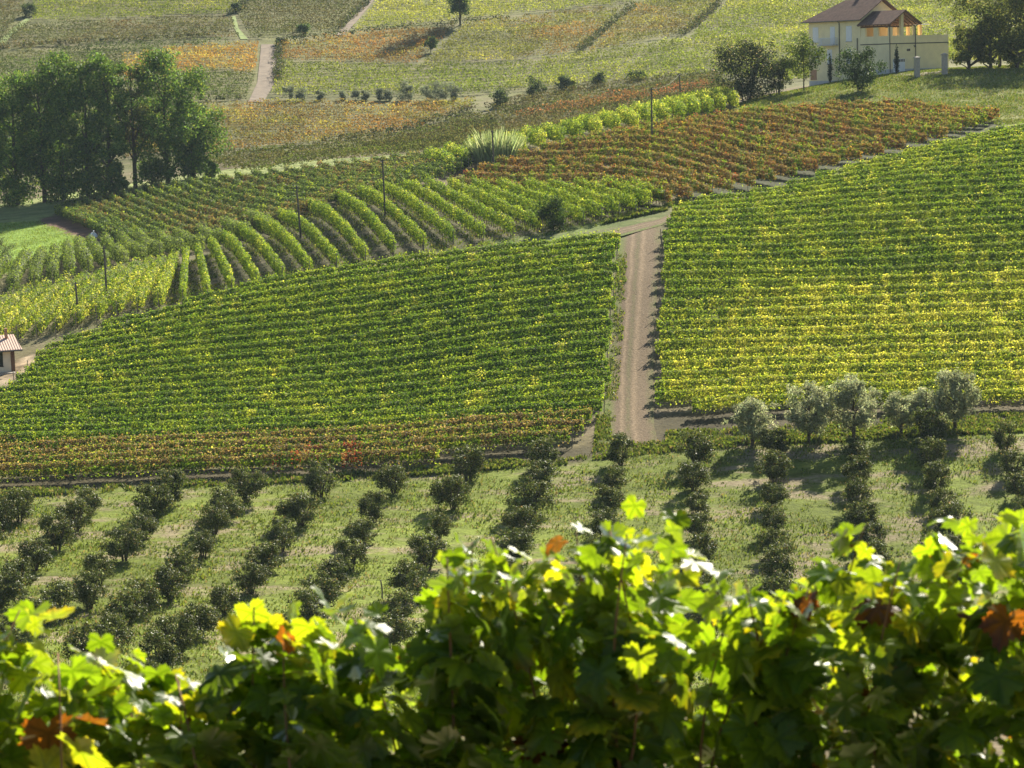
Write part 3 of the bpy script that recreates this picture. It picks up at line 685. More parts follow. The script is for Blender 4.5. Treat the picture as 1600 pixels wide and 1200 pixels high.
def tree(name, base, H, W, label, cat, group=None, pal=None, leaves=6000, leaf=0.34, trunk_h=0.25, nblob=60, blob=0.16, seed=1, mat='tree_leaf', open_=0.0, trunk_r=None, shape='round', limbs=12, hang=0.0, lean=0.0, stems=1):
    r = np.random.default_rng(seed)
    root = empty(name, base); tag(root, label, cat, group)
    th = H * trunk_h
    cz, rz_, rx = (H + th) / 2, (H - th) / 2, W / 2
    blobs = []
    while len(blobs) < nblob:
        u = r.normal(size=3); u /= np.linalg.norm(u)
        q = r.uniform(0.25, 1) ** 0.5
        z = u[2] * q
        if shape == 'poplar': prof = 1.0 if z > 0 else 1.1; u = np.sign(u) * np.abs(u) ** 0.8; z = np.clip(z * 1.12, -1, 1)
        else: prof = 1.0
        lx = 1 + 0.28 * math.sin(3 * math.atan2(u[1], u[0]) + seed) + 0.15 * r.normal()
        p = np.array([u[0] * q * rx * prof * lx + lean * z, u[1] * q * rx * prof * lx, cz + z * rz_])
        b = blob * W * r.uniform(0.6, 1.3)
        if p[2] + b * 0.6 > H: p[2] = H - b * 0.6 - r.uniform(0, 0.03) * H
        blobs.append((p, b))
    V, Fc, col = crown_leaves(blobs, leaves, leaf, pal, r, hang=hang, asp=0.32 if mat == 'olive_leaf' else 0.7)
    me = mesh_np('crown', V, [Fc], [M[mat]], col=col)
    link('crown', me, root)
    tr = trunk_r or H * 0.016
    mb = MB()
    for s in range(stems):
        ang = r.uniform(0, 6.28); off = 0 if stems == 1 else W * 0.06
        sx, sy = off * math.cos(ang), off * math.sin(ang)
        pts = [(sx, sy, -0.3)]
        for q in np.linspace(0.12, 0.93, 7):
            pts.append((sx * (1 + 5 * q) + r.normal(0, 0.012 * H) * q + lean * q * .5, sy * (1 + 5 * q) + r.normal(0, 0.012 * H) * q, H * q))
        pts = np.array(pts)
        mb.tube(pts, np.linspace(tr * 1.2, tr * 0.2, len(pts)) / (1 if stems == 1 else stems ** 0.5), 7)
    order = r.permutation(len(blobs))[:limbs]
    for k in order:
        c = blobs[k][0]; zq = np.clip(c[2] - r.uniform(0.12, 0.3) * H * (0.5 + np.hypot(c[0], c[1]) / W), th * 0.6, H * 0.85)
        s = np.array([np.interp(zq, pts[:, 2], pts[:, 0]), np.interp(zq, pts[:, 2], pts[:, 1]), zq])
        m = (s + c) / 2 + r.normal(0, 0.03 * W, 3)
        rad = tr * (1 - 0.75 * zq / H) * 0.6
        mb.tube([s, m, c], [rad, rad * 0.65, rad * 0.25], 5)
    mb.build('trunk', M['bark'], root)
    return root
def px_tree(name, px, base, top, w, label, cat, y0=330, y1=758, **kw):
    p = at(px, base, y0, y1); s = scale(p[1])
    return tree(name, p, (base - top) / s, w / s, label, cat, **kw)

POP = [((0.07, 0.125, 0.028), 4), ((0.12, 0.19, 0.038), 3), ((0.22, 0.26, 0.05), 0.9)]
TG = 'tall trees by the grass path'
for k, (x, b, t, w, lab, op, nl) in enumerate([
    (-25, 324, 118, 84, 'broad dark green tree half outside the left edge', 0, 6500),
    (28, 320, 112, 74, 'dark green tree, second from the left edge, lower top', 0, 6500),
    (70, 316, 92, 66, 'dark green tree with a rounded top in the grove', 0, 6000),
    (100, 312, 82, 66, 'tallest dense tree in the left part of the grove', 0, 7000),
    (138, 308, 94, 58, 'slim tree with a pale yellowish top in the grove', 0, 5000),
    (174, 302, 84, 60, 'tall tree leaning out over the gap in the grove', 0, 5500),
    (212, 294, 98, 60, 'thin sparse tree with bare forked trunk in the gap', 1, 1700),
    (262, 285, 78, 96, 'big full green tree at the right end of the grove', 0, 9500),
    (302, 279, 148, 62, 'lower bushy tree at the right edge of the grove', 0, 4200)]):
    px_tree('tall_tree', x, b, t, w * (1.22 if not op else 1.1), lab, 'tree', group=TG, pal=POP if not op else [((0.10, 0.11, 0.03), 2), ((0.07, 0.09, 0.025), 2), ((0.18, 0.17, 0.04), 1)],
            leaves=int(nl * 1.9), leaf=0.36, trunk_h=0.10 if not op else 0.30, nblob=110 if not op else 45, blob=0.16 if not op else 0.13, seed=100 + k, shape='poplar', limbs=16 if not op else 24, trunk_r=0.3, y0=345)
for k, (x, b, t, w, lab) in enumerate([
    (20, 322, 275, 70, 'low dark shrub under the leftmost tall trees'), (85, 316, 268, 70, 'low dark shrub under the tallest grove tree'),
    (148, 308, 262, 60, 'low dark shrub between grove trunks left of the gap'), (183, 302, 250, 30, 'small dark shrub at the left side of the gap'),
    (240, 290, 252, 55, 'rounded shrub right of the bare forked trunk'), (300, 281, 228, 56, 'leafy shrub under the lower bushy tree'), (325, 277, 250, 30, 'small shrub at the right foot of the grove')]):
    px_tree('shrub', x, b, t, w, lab, 'shrub', group='shrubs under the tall trees', pal=POP, leaves=2600, leaf=0.36, trunk_h=0.02, nblob=30, blob=0.22, seed=130 + k, limbs=5, stems=3, trunk_r=0.12, y0=345)
# trees right of the villa
RT = [((0.10, 0.125, 0.032), 4), ((0.18, 0.19, 0.045), 2), ((0.07, 0.085, 0.025), 3), ((0.28, 0.25, 0.06), 0.8)]
for k, (x, b, t, w, lab, nl, lf, tk) in enumerate([
    (1562, 106, -70, 150, 'tall yellowish tree with visible branches right of the villa', 12000, 0.3, 0.25),
    (1620, 108, -40, 130, 'dark tree at the right edge behind the tall one', 9000, 0.32, 0.12),
    (1514, 108, 36, 62, 'dark bushy tree beside the villa terrace', 6500, 0.26, 0.01),
    (1548, 107, 24, 58, 'dark bushy tree in front of the tall branching tree', 6000, 0.26, 0.01),
    (1590, 107, 40, 62, 'dark low tree on the brown bank near the right edge', 6000, 0.26, 0.01)]):
    px_tree('garden_tree', x, b, t, w, lab, 'tree', group='trees right of the villa', pal=RT, leaves=nl, leaf=lf, trunk_h=tk, nblob=60, blob=0.13, seed=150 + k, limbs=22, trunk_r=0.22, y0=338, y1=400)
px_tree('round_bush', 1165, 158, 54, 98, 'big round dark bush with pale feathery tips left of the villa', 'bush', pal=[((0.03, 0.042, 0.018), 5), ((0.05, 0.06, 0.022), 2), ((0.34, 0.27, 0.18), 0.35)], leaves=9000, leaf=0.27, trunk_h=0.02, nblob=90, blob=0.15, seed=171, limbs=10, stems=4, trunk_r=0.2, y0=330, y1=375)
px_tree('round_bush', 1216, 148, 92, 42, 'small dark bush tucked beside the big round one', 'bush', pal=[((0.03, 0.042, 0.018), 5), ((0.06, 0.07, 0.022), 2)], leaves=2600, leaf=0.25, trunk_h=0.08, nblob=35, blob=0.2, seed=172, limbs=10, stems=4, trunk_r=0.12, y0=330, y1=375)
px_tree('lawn_tree', 1256, 142, 54, 62, 'small round leafy tree with thin trunk on the lawn', 'tree', pal=[((0.055, 0.085, 0.02), 3), ((0.10, 0.13, 0.025), 3), ((0.04, 0.06, 0.018), 2)], leaves=3600, leaf=0.25, trunk_h=0.22, nblob=50, blob=0.18, seed=173, limbs=14, trunk_r=0.09, y0=330, y1=375)
px_tree('glossy_bush', 1344, 143, 74, 62, 'glossy dark green bush in front of the villa wall', 'bush', pal=[((0.04, 0.065, 0.022), 4), ((0.06, 0.09, 0.03), 2)], mat='hazel_leaf', leaves=4200, leaf=0.26, trunk_h=0.04, nblob=50, blob=0.17, seed=174, limbs=12, stems=2, trunk_r=0.1, y0=330, y1=375)
px_tree('dark_bush', 866, 362, 306, 46, 'dense dark bush at the end of the green rows', 'bush', pal=[((0.04, 0.07, 0.02), 3), ((0.07, 0.10, 0.025), 2)], leaves=2800, leaf=0.22, trunk_h=0.02, nblob=36, blob=0.2, seed=175, limbs=6, stems=3, trunk_r=0.08, y0=262, y1=320)
px_tree('round_shrub', 0, 428, 376, 42, 'round grey shrub on the meadow at the left edge', 'shrub', pal=[((0.09, 0.10, 0.06), 3), ((0.06, 0.07, 0.04), 3)], mat='olive_leaf', leaves=2600, leaf=0.2, trunk_h=0.03, nblob=34, blob=0.2, seed=176, limbs=6, stems=3, trunk_r=0.08, y0=315, y1=360)
px_tree('lone_tree', 719, 40, -100, 38, 'lone tall dark tree high on the far hillside', 'tree', pal=[((0.045, 0.075, 0.02), 4), ((0.07, 0.10, 0.025), 2)], leaves=9000, leaf=0.42, trunk_h=0.06, nblob=80, blob=0.25, seed=177, limbs=8, trunk_r=0.18, shape='poplar', y0=430)
px_tree('small_tree', 673, 82, 58, 18, 'small pale tree in the orange far vineyard', 'tree', pal=[((0.10, 0.14, 0.05), 3), ((0.07, 0.10, 0.03), 2)], leaves=900, leaf=0.36, trunk_h=0.15, nblob=16, blob=0.25, seed=178, limbs=4, trunk_r=0.08, y0=430)
px_tree('small_tree', 474, 53, 38, 20, 'small round green tree below the olive brown vineyard', 'tree', pal=[((0.10, 0.15, 0.05), 3), ((0.07, 0.11, 0.03), 2)], leaves=900, leaf=0.36, trunk_h=0.12, nblob=16, blob=0.25, seed=179, limbs=4, trunk_r=0.08, y0=430)
for k, (x, b, t, w, lab) in enumerate([
    (836, 150, 118, 26, 'dark upright far bush left of its paler neighbour'), (880, 141, 118, 22, 'far bush with a yellow-green shrub touching its right side'),
    (894, 140, 124, 12, 'small yellow-green far shrub beside the dark bush'), (782, 166, 140, 28, 'low dark spreading bush at the end of the grey row'),
    (936, 134, 112, 20, 'faint far bush on the green field edge'), (998, 124, 112, 34, 'wide pale far bush above the brown field'), (45, 25, 5, 22, 'purple-grey far bush beside the grass path, top left'),
    (368, 20, 4, 12, 'dark far bush at the top of the grass path'), (440, 70, 60, 18, 'low dark far bush at the head of the hill track')]):
    px_tree('far_bush', x, b, t, w, lab, 'bush', group='bushes on the far hillside', pal=[((0.05, 0.075, 0.03), 4), ((0.08, 0.10, 0.035), 2)] if k != 2 else [(YG_, 3), (YE, 1)], leaves=900, leaf=0.36, trunk_h=0.03, nblob=18, blob=0.24, seed=190 + k, limbs=4, stems=2, trunk_r=0.08, y0=405)
def reeds(px, base, top, w, label):
    p = at(px, base, 336, 375); sc_ = scale(p[1]); H = (base - top) / sc_; W = w / sc_
    r = np.random.default_rng(205); n = 1000
    a = r.uniform(0, 6.28, n); q = np.sqrt(r.random(n)) * W / 2
    B = np.stack([np.cos(a) * q, np.sin(a) * q * 0.6, np.zeros(n)], -1)
    h = H * r.uniform(0.45, 1.0, n) * (1 - 0.25 * (q / (W / 2)) ** 2)
    ln = np.stack([np.cos(a) * 0.22 + r.normal(0, 0.22, n), np.sin(a) * 0.2 + r.normal(0, 0.22, n), np.ones(n)], -1)
    T = B + ln * h[:, None]; Mm = B + ln * (0.55 * h)[:, None] - np.stack([np.cos(a), np.sin(a), 0 * a], -1) * (0.05 * h)[:, None]
    t = r.uniform(0, math.pi, n); d = np.stack([np.cos(t), np.sin(t), 0 * t], -1) * 0.06
    V = np.stack([B - d, B + d, Mm + d, Mm - d, T + d * .25, T - d * .25], 1).reshape(-1, 3)
    k = (np.arange(n) * 6)[:, None]
    Q = np.concatenate([k + [0, 1, 2, 3], k + [3, 2, 4, 5]])
    col = pick([((0.30, 0.36, 0.17), 3), ((0.40, 0.44, 0.24), 2), ((0.16, 0.20, 0.08), 2)], n, r)
    tag(link('reed_clump', mesh_np('reed_clump', V, [Q], [M['olive_leaf']], col=np.concatenate([col, col])), loc=p), label, 'reeds')
reeds(775, 254, 196, 70, 'tall pale green reed clump by the power pole')
# far row of grey olive bushes
for k, x in enumerate([453, 474, 499, 536, 555, 571, 593, 609, 630, 642, 667, 681, 697, 712]):
    w = 1.35 * [14, 13, 10, 9, 9, 10, 12, 12, 18, 14, 14, 18, 18, 14][k]
    px_tree('olive_bush', x, 157, 157 - w * 1.25, w, f'round grey olive bush in the far row, {ORD[k]} from the hill track', 'olive bush', group='far row of grey olive bushes', pal=[((0.20, 0.22, 0.17), 3), ((0.12, 0.14, 0.10), 3)], mat='olive_leaf', leaves=1000, leaf=0.34, trunk_h=0.04, nblob=14, blob=0.26, seed=210 + k, limbs=3, trunk_r=0.06, y0=430)
# dark hedge lines between the far fields
def far_hedge(px, label, w=1.9, h=2.0, pal=None):
    P = [at(*p, 420) for p in px]
    blobs = []
    for a, b in zip(P[:-1], P[1:]):
        n = max(2, int(np.linalg.norm(b - a) / 1.0))
        for t in np.linspace(0, 1, n, endpoint=False):
            c = a + (b - a) * t; c = np.array([c[0], c[1], float(hz(c[0], c[1])) + h * 0.5])
            blobs.append((c + rng.normal(0, 0.25, 3) * [1, 1, .4], w * 0.5 * rng.uniform(0.7, 1.35)))
    V, Fc, col = crown_leaves(blobs, 22 * len(blobs), 0.42, pal or [((0.04, 0.05, 0.022), 4), ((0.07, 0.08, 0.03), 2), (FB, 0.6)], rng)
    me = mesh_np('hedge', V, [Fc], [M['tree_leaf']], col=col)
    tag(link('hedge', me), label, 'hedge', 'hedge lines on the far hillside')
far_hedge([(905, 84), (930, 62), (960, 38), (994, 10)], 'dark hedge line left of the yellow olive far vineyard')
far_hedge([(1066, 56), (1095, 36), (1128, 6)], 'dark hedge line right of the yellow olive far vineyard')
far_hedge([(440, 70), (520, 60), (560, 54), (640, 47), (720, 40), (800, 32)], 'dark hedge line along the lower edge of the bright yellow vineyard')
far_hedge([(530, 48), (548, 30), (580, 2)], 'dark hedge beside the upper track')
far_hedge([(364, 24), (382, 8), (400, -8)], 'dark hedge above the grass path')
far_hedge([(434, 130), (437, 100), (436, 72)], 'dark hedge on the right side of the hill track')
far_hedge([(505, 226), (560, 218), (640, 204), (700, 188), (742, 172)], 'dark hedge under the golden far vineyard', 1.8, 1.6)
far_hedge([(0, 77), (60, 72), (130, 68), (230, 62), (330, 57)], 'low dark hedge through the purplish brown vineyard', 1.2, 1.2)
far_hedge([(320, 159), (350, 158), (384, 154)], 'short dark hedge at the foot of the hill track', 1.2, 1.2)

# olive trees above the orchard
OLP = [((0.30, 0.32, 0.20), 3), ((0.21, 0.23, 0.14), 3), ((0.42, 0.44, 0.31), 1)]
for k, (x, b, t, w, lab) in enumerate([
    (1176, 697, 618, 66, 'smallest grey-green olive tree, nearest the dirt road'), (1264, 692, 594, 76, 'broad grey-green olive tree with a dark stout trunk'),
    (1334, 694, 580, 76, 'tall dense grey-green olive tree, third from the dirt road'), (1408, 680, 606, 60, 'loose olive tree with a forked slanting trunk'),
    (1448, 676, 600, 56, 'thin pale olive tree right of the forked one'), (1492, 674, 572, 76, 'tallest olive tree, farthest from the dirt road')]):
    px_tree('olive_tree', x, b, t, w, lab, 'olive tree', group='olive trees above the orchard', pal=OLP, mat='olive_leaf', leaves=[3600, 5200, 5600, 2600, 2200, 5600][k], leaf=0.30, trunk_h=0.20, nblob=90, blob=0.12, seed=230 + k, limbs=26, trunk_r=0.13, hang=0.8, y0=185, y1=225)
# cypresses by the villa
for k, (x, b, t, lab) in enumerate([(1297, 120, 72, 'slim dark cypress nearest the left corner of the villa'), (1318, 119, 62, 'slim dark cypress between the villa windows, left of the bush'), (1339, 119, 62, 'slim dark cypress mostly hidden behind the glossy bush'), (1379, 116, 67, 'slim dark cypress right of the glossy bush'), (1401, 116, 70, 'slim dark cypress in front of the garage door')]):
    p = at(x, b, 340, 400); s = scale(p[1]); H = (b - t) / s; r = np.random.default_rng(260 + k)
    root = empty('cypress', p); tag(root, lab, 'cypress', 'cypresses in front of the villa')
    zz = np.linspace(0.25, H, 26)
    rad = 0.36 * np.sin(np.pi * np.clip(zz / H, 0, 1) ** 0.7 * 0.97) ** 0.8 + 0.03
    blobs = [(np.array([r.normal(0, .05), r.normal(0, .05), z]), q) for z, q in zip(zz, rad)]
    V, Fc, col = crown_leaves(blobs, 1100, 0.16, [((0.018, 0.035, 0.014), 3), ((0.03, 0.05, 0.018), 1)], r, 0.6)
    link('crown', mesh_np('crown', V, [Fc], [M['tree_leaf']], col=col), root)
    mb = MB(); mb.tube([(0, 0, -0.2), (0, 0, H * 0.8)], [0.07, 0.02], 6); mb.build('trunk', M['bark'], root)

# ------------------------------------------------------------------ hazel orchard
HZP = [((0.055, 0.072, 0.022), 4), ((0.085, 0.105, 0.032), 2.5), ((0.22, 0.23, 0.11), 0.7), ((0.20, 0.14, 0.06), 0.25)]
protos = []
for k in range(7):
    r = np.random.default_rng(300 + k)
    blobs = []
    for _ in range(34):
        u = r.normal(size=3); u /= np.linalg.norm(u); q = r.uniform(0.3, 1) ** 0.5
        lx = 1 + 0.2 * math.sin(2 * math.atan2(u[1], u[0]) + k) + 0.1 * r.normal()
        blobs.append((np.array([u[0] * q * 1.2 * lx, u[1] * q * 1.2 * lx, max(0.42, 1.32 + u[2] * q * 1.15)]), 0.44 * r.uniform(0.6, 1.25)))
    for _ in range(14):                                     # upright shoots that break the outline
        a = r.uniform(0, 6.28); q = r.uniform(0.2, 1.1)
        blobs.append((np.array([math.cos(a) * q, math.sin(a) * q, 2.40 + r.uniform(-.3, .4) - 0.35 * q]), 0.17 * r.uniform(0.7, 1.3)))
    V, Fc, col = crown_leaves(blobs, 4300, 0.13, HZP, r, 0.35)
    fm = mesh_np('foliage', V, [Fc], [M['hazel_leaf']], col=col)
    mb = MB()
    for s in range(6):
        a = s * 1.05 + r.uniform(-.3, .3); q = r.uniform(0.5, 0.95)
        mb.tube([(0.12 * math.cos(a), 0.12 * math.sin(a), -0.15), (0.4 * q * math.cos(a), 0.4 * q * math.sin(a), 0.7), (q * math.cos(a), q * math.sin(a), 1.9)], [0.055, 0.04, 0.015], 5)
    tmp = mb.build('stems', M['bark'])
    protos.append((fm, tmp.data)); bpy.data.objects.remove(tmp)
HROWS = [
 [(30, 785), (0, 800), (-30, 835), (-62, 870)],
 [(140, 775), (120, 800), (90, 830), (55, 862), (30, 895), (2, 920), (-30, 945)],
 [(265, 760), (238, 780), (225, 814), (195, 846), (155, 885), (140, 922), (95, 942), (55, 962), (15, 985)],
 [(385, 755), (352, 782), (335, 806), (318, 842), (283, 876), (266, 910), (226, 932), (200, 957), (178, 984), (140, 1012)],
 [(500, 747), (470, 792), (440, 832), (418, 865), (393, 897), (350, 930), (312, 970), (280, 996), (248, 1026), (225, 1055)],
 [(615, 740), (585, 785), (567, 822), (549, 860), (525, 892), (500, 925), (478, 955), (450, 988), (425, 1020), (400, 1055)],
 [(732, 720), (708, 766), (686, 815), (669, 860), (643, 906), (626, 946), (610, 986), (596, 1026), (585, 1062)],
 [(852, 706), (842, 740), (832, 775), (820, 810), (808, 848), (795, 888), (782, 930), (770, 972), (760, 1010)],
 [(970, 697), (960, 742), (952, 778), (944, 815), (936, 855), (920, 905), (905, 945), (890, 985)],
 [(1088, 697), (1085, 738), (1091, 775), (1094, 812), (1097, 850), (1099, 890), (1100, 930), (1102, 970)],
 [(1210, 682), (1208, 724), (1208, 764), (1209, 804), (1214, 844), (1216, 882), (1217, 920), (1218, 958)],
 [(1338, 695), (1340, 732), (1342, 770), (1350, 806), (1360, 842), (1369, 876), (1378, 912), (1386, 950)],
 [(1450, 672), (1456, 704), (1465, 740), (1476, 776), (1488, 812), (1499, 848), (1510, 886)],
 [(1570, 678), (1584, 715), (1595, 752), (1606, 790), (1620, 830)],
]
HD = []
for ri, row in enumerate(HROWS):
    for bi, (x, y) in enumerate(row):
        p = at(x, y + 30, 140, 215)
        k = int(rng.integers(0, 7)); s = float(rng.uniform(0.88, 1.1)); rz = float(rng.uniform(0, 6.28))
        root = empty('hazel_bush', p, rz); sc = s * float(rng.uniform(0.88, 1.10))
        root.scale = (sc * float(rng.uniform(.92, 1.08)), sc, sc * float(rng.uniform(.88, 1.08)))
        tag(root, f'dark green hazel bush, {ORD[bi]} down the {ORD[ri]} orchard row from the left', 'hazel bush', 'hazel bushes in the orchard')
        link('foliage', protos[k][0], root); link('stems', protos[k][1], root)
        HD.append(p)
# short stakes in the orchard
for x, b, t, lab in [(523, 872, 848, 'short leaning wooden stake beside a hazel bush'), (597, 936, 905, 'short wooden stake standing between two hazel rows')]:
    p = at(x, b, 140, 215); h = (b - t) / scale(p[1])
    mb = MB(); mb.tube([(0, 0, -0.1), (0.03, 0, h * .5), (-0.05, 0, h)], [0.06, 0.055, 0.05], 6)
    tag(mb.build('stake', M['post_wood'], loc=p), lab, 'stake')
# grass and weeds on the orchard floor
def tufts(poly, n, h, pal, name, label, thresh=0.0, seed=0):
    P = np.array(poly); lo, hi = P.min(0), P.max(0)
    x = rng.uniform(lo[0], hi[0], n * 3); y = rng.uniform(lo[1], hi[1], n * 3)
    m = 0.55 * vnoise(x, y, 3.0, seed) + 0.45 * vnoise(x, y, 0.8, seed + 1)
    k = inpoly(x, y, poly) & (m > thresh + rng.uniform(-.1, .1, len(x)))
    x, y, m = x[k][:n], y[k][:n], m[k][:n]; n = len(x)
    hh = h * rng.uniform(0.5, 1.4, n) * (0.5 + m)
    a = rng.uniform(0, math.pi, n); w = hh * rng.uniform(0.35, 0.7, n)
    z = hz(x, y); dx, dy = np.cos(a) * w / 2, np.sin(a) * w / 2
    lx, ly = rng.normal(0, 0.3, n) * hh, rng.normal(0, 0.3, n) * hh
    V = np.stack([np.stack([x - dx, y - dy, z], -1), np.stack([x + dx, y + dy, z], -1), np.stack([x + dx * 0.4 + lx, y + dy * 0.4 + ly, z + hh], -1), np.stack([x - dx * 0.9 + lx, y - dy * .9 + ly, z + hh * 0.8], -1)], 1).reshape(-1, 3)
    col = pick(pal, n)
    me = mesh_np(name, V, [np.arange(4 * n).reshape(n, 4)], [M['grass_blade']], col=col)
    tag(link(name, me), label, 'grass', kind='stuff')
GP = [((0.11, 0.15, 0.022), 4), ((0.17, 0.205, 0.035), 3), ((0.24, 0.20, 0.09), 1.3), ((0.065, 0.10, 0.025), 1.3)]
tufts(ZONES[0][0], 230000, 0.14, GP, 'orchard_grass', 'short patchy grass and weeds between the hazel rows', 0.36, 3)
tufts(wpoly([(1010, 706), (1150, 696), (1300, 692), (1420, 684), (1600, 676), (1600, 660), (1400, 668), (1150, 686), (1010, 698)], 180, 220), 9000, 0.28, GP, 'verge_grass', 'longer grass along the verge under the olive trees', 0.2, 5)
tufts(wpoly([(0, 780), (300, 762), (640, 746), (900, 726), (930, 712), (900, 716), (600, 736), (0, 768)], 180, 215), 9000, 0.25, GP, 'verge_grass', 'rough grass along the lower edge of the left vine field', 0.42, 6)
tufts(wpoly([(942, 660), (948, 600), (957, 500), (966, 395), (980, 395), (975, 500), (968, 600), (962, 660)], 190, 265), 3500, 0.2, GP, 'roadside_grass', 'grass strip along the left side of the dirt road', 0.4, 7)
tufts(wpoly([(1120, 182), (1300, 168), (1500, 174), (1560, 196), (1700, 190), (1700, 100), (1500, 104), (1290, 122), (1180, 142)], 296, 380), 90000, 0.15, GP, 'lawn_grass', 'green lawn below the villa', 0.2, 8)
tufts(wpoly([(-100, 432), (-20, 432), (130, 395), (165, 382), (130, 372), (60, 345), (-100, 352)], 300), 22000, 0.14, [((0.18, 0.25, 0.045), 4), ((0.23, 0.27, 0.06), 2)], 'meadow_grass', 'bright green mown grass of the meadow', 0.1, 9)
tufts(wpoly([(940, 352), (1040, 330), (1080, 318), (1060, 312), (1035, 322), (950, 345)], 258, 290), 5000, 0.3, GP, 'verge_grass', 'grass at the bend of the farm track', 0.3, 10)

tufts(wpoly([(926, 720), (932, 650), (952, 650), (958, 690), (1025, 692), (1060, 686), (1150, 682), (1150, 700), (1010, 710)], 180, 230), 5000, 0.2, GP, 'verge_grass', 'thin grass at the foot of the dirt road', 0.35, 11)
tufts(wpoly([(1040, 676), (1200, 668), (1400, 656), (1700, 642), (1700, 660), (1400, 674), (1180, 690), (1040, 694)], 180, 225), 7000, 0.22, GP, 'verge_grass', 'patchy grass under the lowest row of the right vine field', 0.45, 12)
tufts(wpoly([(60, 505), (300, 470), (640, 402), (940, 352), (1045, 328), (985, 306), (800, 300), (700, 302), (535, 318), (430, 352), (300, 408), (95, 450)], 256, 330), 26000, 0.17, GP, 'vineyard_grass', 'thin grass between the rows on the shoulder of the hill', 0.45, 13)
# ------------------------------------------------------------------ villa
HP = at(1391, 116, 340, 400)
PHI = R(35)
HZ0 = float(HP[2])
root = empty('villa', (HP[0], HP[1], HZ0), PHI)
tag(root, 'pale yellow villa with dark tiled roof and terrace portico on the knoll', 'house')
# local axes: x along the front to the right and back, y along the left faces to the back
AX, AY = 11.6, 6.1          # annex
MX, MY0, MY1 = 8.0, 6.1, 17.2
def ring_wall(mb, x0, x1, y0, y1, z0, z1): mb.box(x0, x1, y0, y1, z0, z1)
w = MB()
w.box(0, AX, 0, AY, 0.7, 4.55)
w.box(0, 0.25, 0, AY, 4.55, 5.45); w.box(0.25, AX, 0, 0.25, 4.55, 5.45); w.box(AX - 0.25, AX, 0.25, AY, 4.55, 5.45)
w.box(0, MX, MY0 + 0.003, MY1, -0.75, 8.2)
w.add([(0, MY0 + .003, 8.2), (MX, MY0 + .003, 8.2), (MX / 2, MY0 + .003, 10.7), (0, MY0 + .25, 8.2), (MX, MY0 + .25, 8.2), (MX / 2, MY0 + .25, 10.7)], [(0, 3, 5, 2), (1, 2, 5, 4)], [(0, 2, 1), (3, 4, 5)])
w.build('wall', M['wall_yellow'], root)
pl = MB(); pl.box(-0.04, AX + 0.04, -0.04, AY, -1.6, 0.7); pl.box(-0.04, MX, AY, MY1 + 0.04, -3.6, -0.75); pl.build('plinth', M['plinth'], root)
bk = MB(); bk.box(-0.045, 0.0, 15.6, 16.9, -0.6, 0.9); bk.build('brick_patch', M['brick'], root)
ow = MB(); ow.box(0.3, 7.4, MY0 - 0.03, MY0 - 0.005, 4.56, 7.6); ow.build('porch_wall_bounce', M['wall_orange'], root)  # orange tone paints bounced sunlight onto the gable wall
# main roof: gable at the front end, hip at the back end
def roof_planes(name, planes, mat, parent, thick=0.16):
    mb = MB()
    for P in planes:
        P = np.array(P, float); nrm = np.cross(P[1] - P[0], P[2] - P[0]); nrm /= np.linalg.norm(nrm)
        if nrm[2] < 0: P = P[::-1]; nrm = -nrm
        n = len(P); e = np.array([nrm[1], -nrm[0], 0]); e = e / max(np.linalg.norm(e), 1e-6); dn = np.cross(nrm, e)
        uv = np.stack([P @ e, P @ dn], -1)
        V = np.concatenate([P, P - [0, 0, thick]])
        quads = [(i, (i + n), (i + 1) % n + n, (i + 1) % n) for i in range(n)]
        top = [tuple(range(n))]; bot = [tuple(range(2 * n - 1, n - 1, -1))]
        if n == 4: mb.add(V, quads + top + bot, uv=np.concatenate([uv, uv]))
        else: mb.add(V, quads, top + bot, uv=np.concatenate([uv, uv]))
    return mb.build(name, mat, parent)
ov, e0, e1 = 0.75, 7.95, 10.95
ya, yb, xm = MY0 - 0.75, MY1 + 0.75, MX / 2
rf = roof_planes('roof', [[(-ov, ya, e0), (-ov, yb, e0), (xm, yb - 4.4, e1), (xm, ya, e1)], [(MX + ov, ya, e0), (xm, ya, e1), (xm, yb - 4.4, e1), (MX + ov, yb, e0)], [(-ov, yb, e0), (MX + ov, yb, e0), (xm, yb - 4.4, e1)]], M['roof_dark'], root)
ch = MB(); ch.box(5.0, 5.6, 11.2, 11.8, 9.6, 11.9); ch.box(4.92, 5.68, 11.12, 11.88, 11.9, 12.0); ch.build('chimney', M['brick'], rf)
gt = MB(); gt.tube([(-ov - .06, ya, e0 - .1), (-ov - .06, yb, e0 - .1)], 0.07); gt.build('gutter', M['dark_metal'], root)
# portico roof on the terrace
PX0, PX1, PXm = -0.7, 5.7, 2.5
pe, pr = 7.15, 9.1
roof_planes('porch_roof', [[(PX0, -0.7, pe), (PX0, MY0, pe), (PXm, MY0, pr), (PXm, -0.7, pr)], [(PX1, -0.7, pe), (PXm, -0.7, pr), (PXm, MY0, pr), (PX1, MY0, pe)]], M['roof_dark'], root)
tb = MB()
for y in np.arange(-0.5, 6.0, 0.8):
    for xa, xb in ((PX0 + .1, PXm), (PX1 - .1, PXm)):
        za, zb = pe - 0.26, pr - 0.26
        V = [(xa, y, za), (xb, y, zb), (xb, y, zb + .11), (xa, y, za + .11), (xa, y + .12, za), (xb, y + .12, zb), (xb, y + .12, zb + .11), (xa, y + .12, za + .11)]
        tb.add(V, [(0, 1, 2, 3), (7, 6, 5, 4), (0, 4, 5, 1), (3, 2, 6, 7), (0, 3, 7, 4), (1, 5, 6, 2)])
tb.box(-0.02, 0.22, 0.02, 6.0, pe - .45, pe - .2); tb.box(4.8, 5.02, 0.02, 6.0, pe - .45, pe - .2)
tb.build('roof_beam', M['timber'], root)
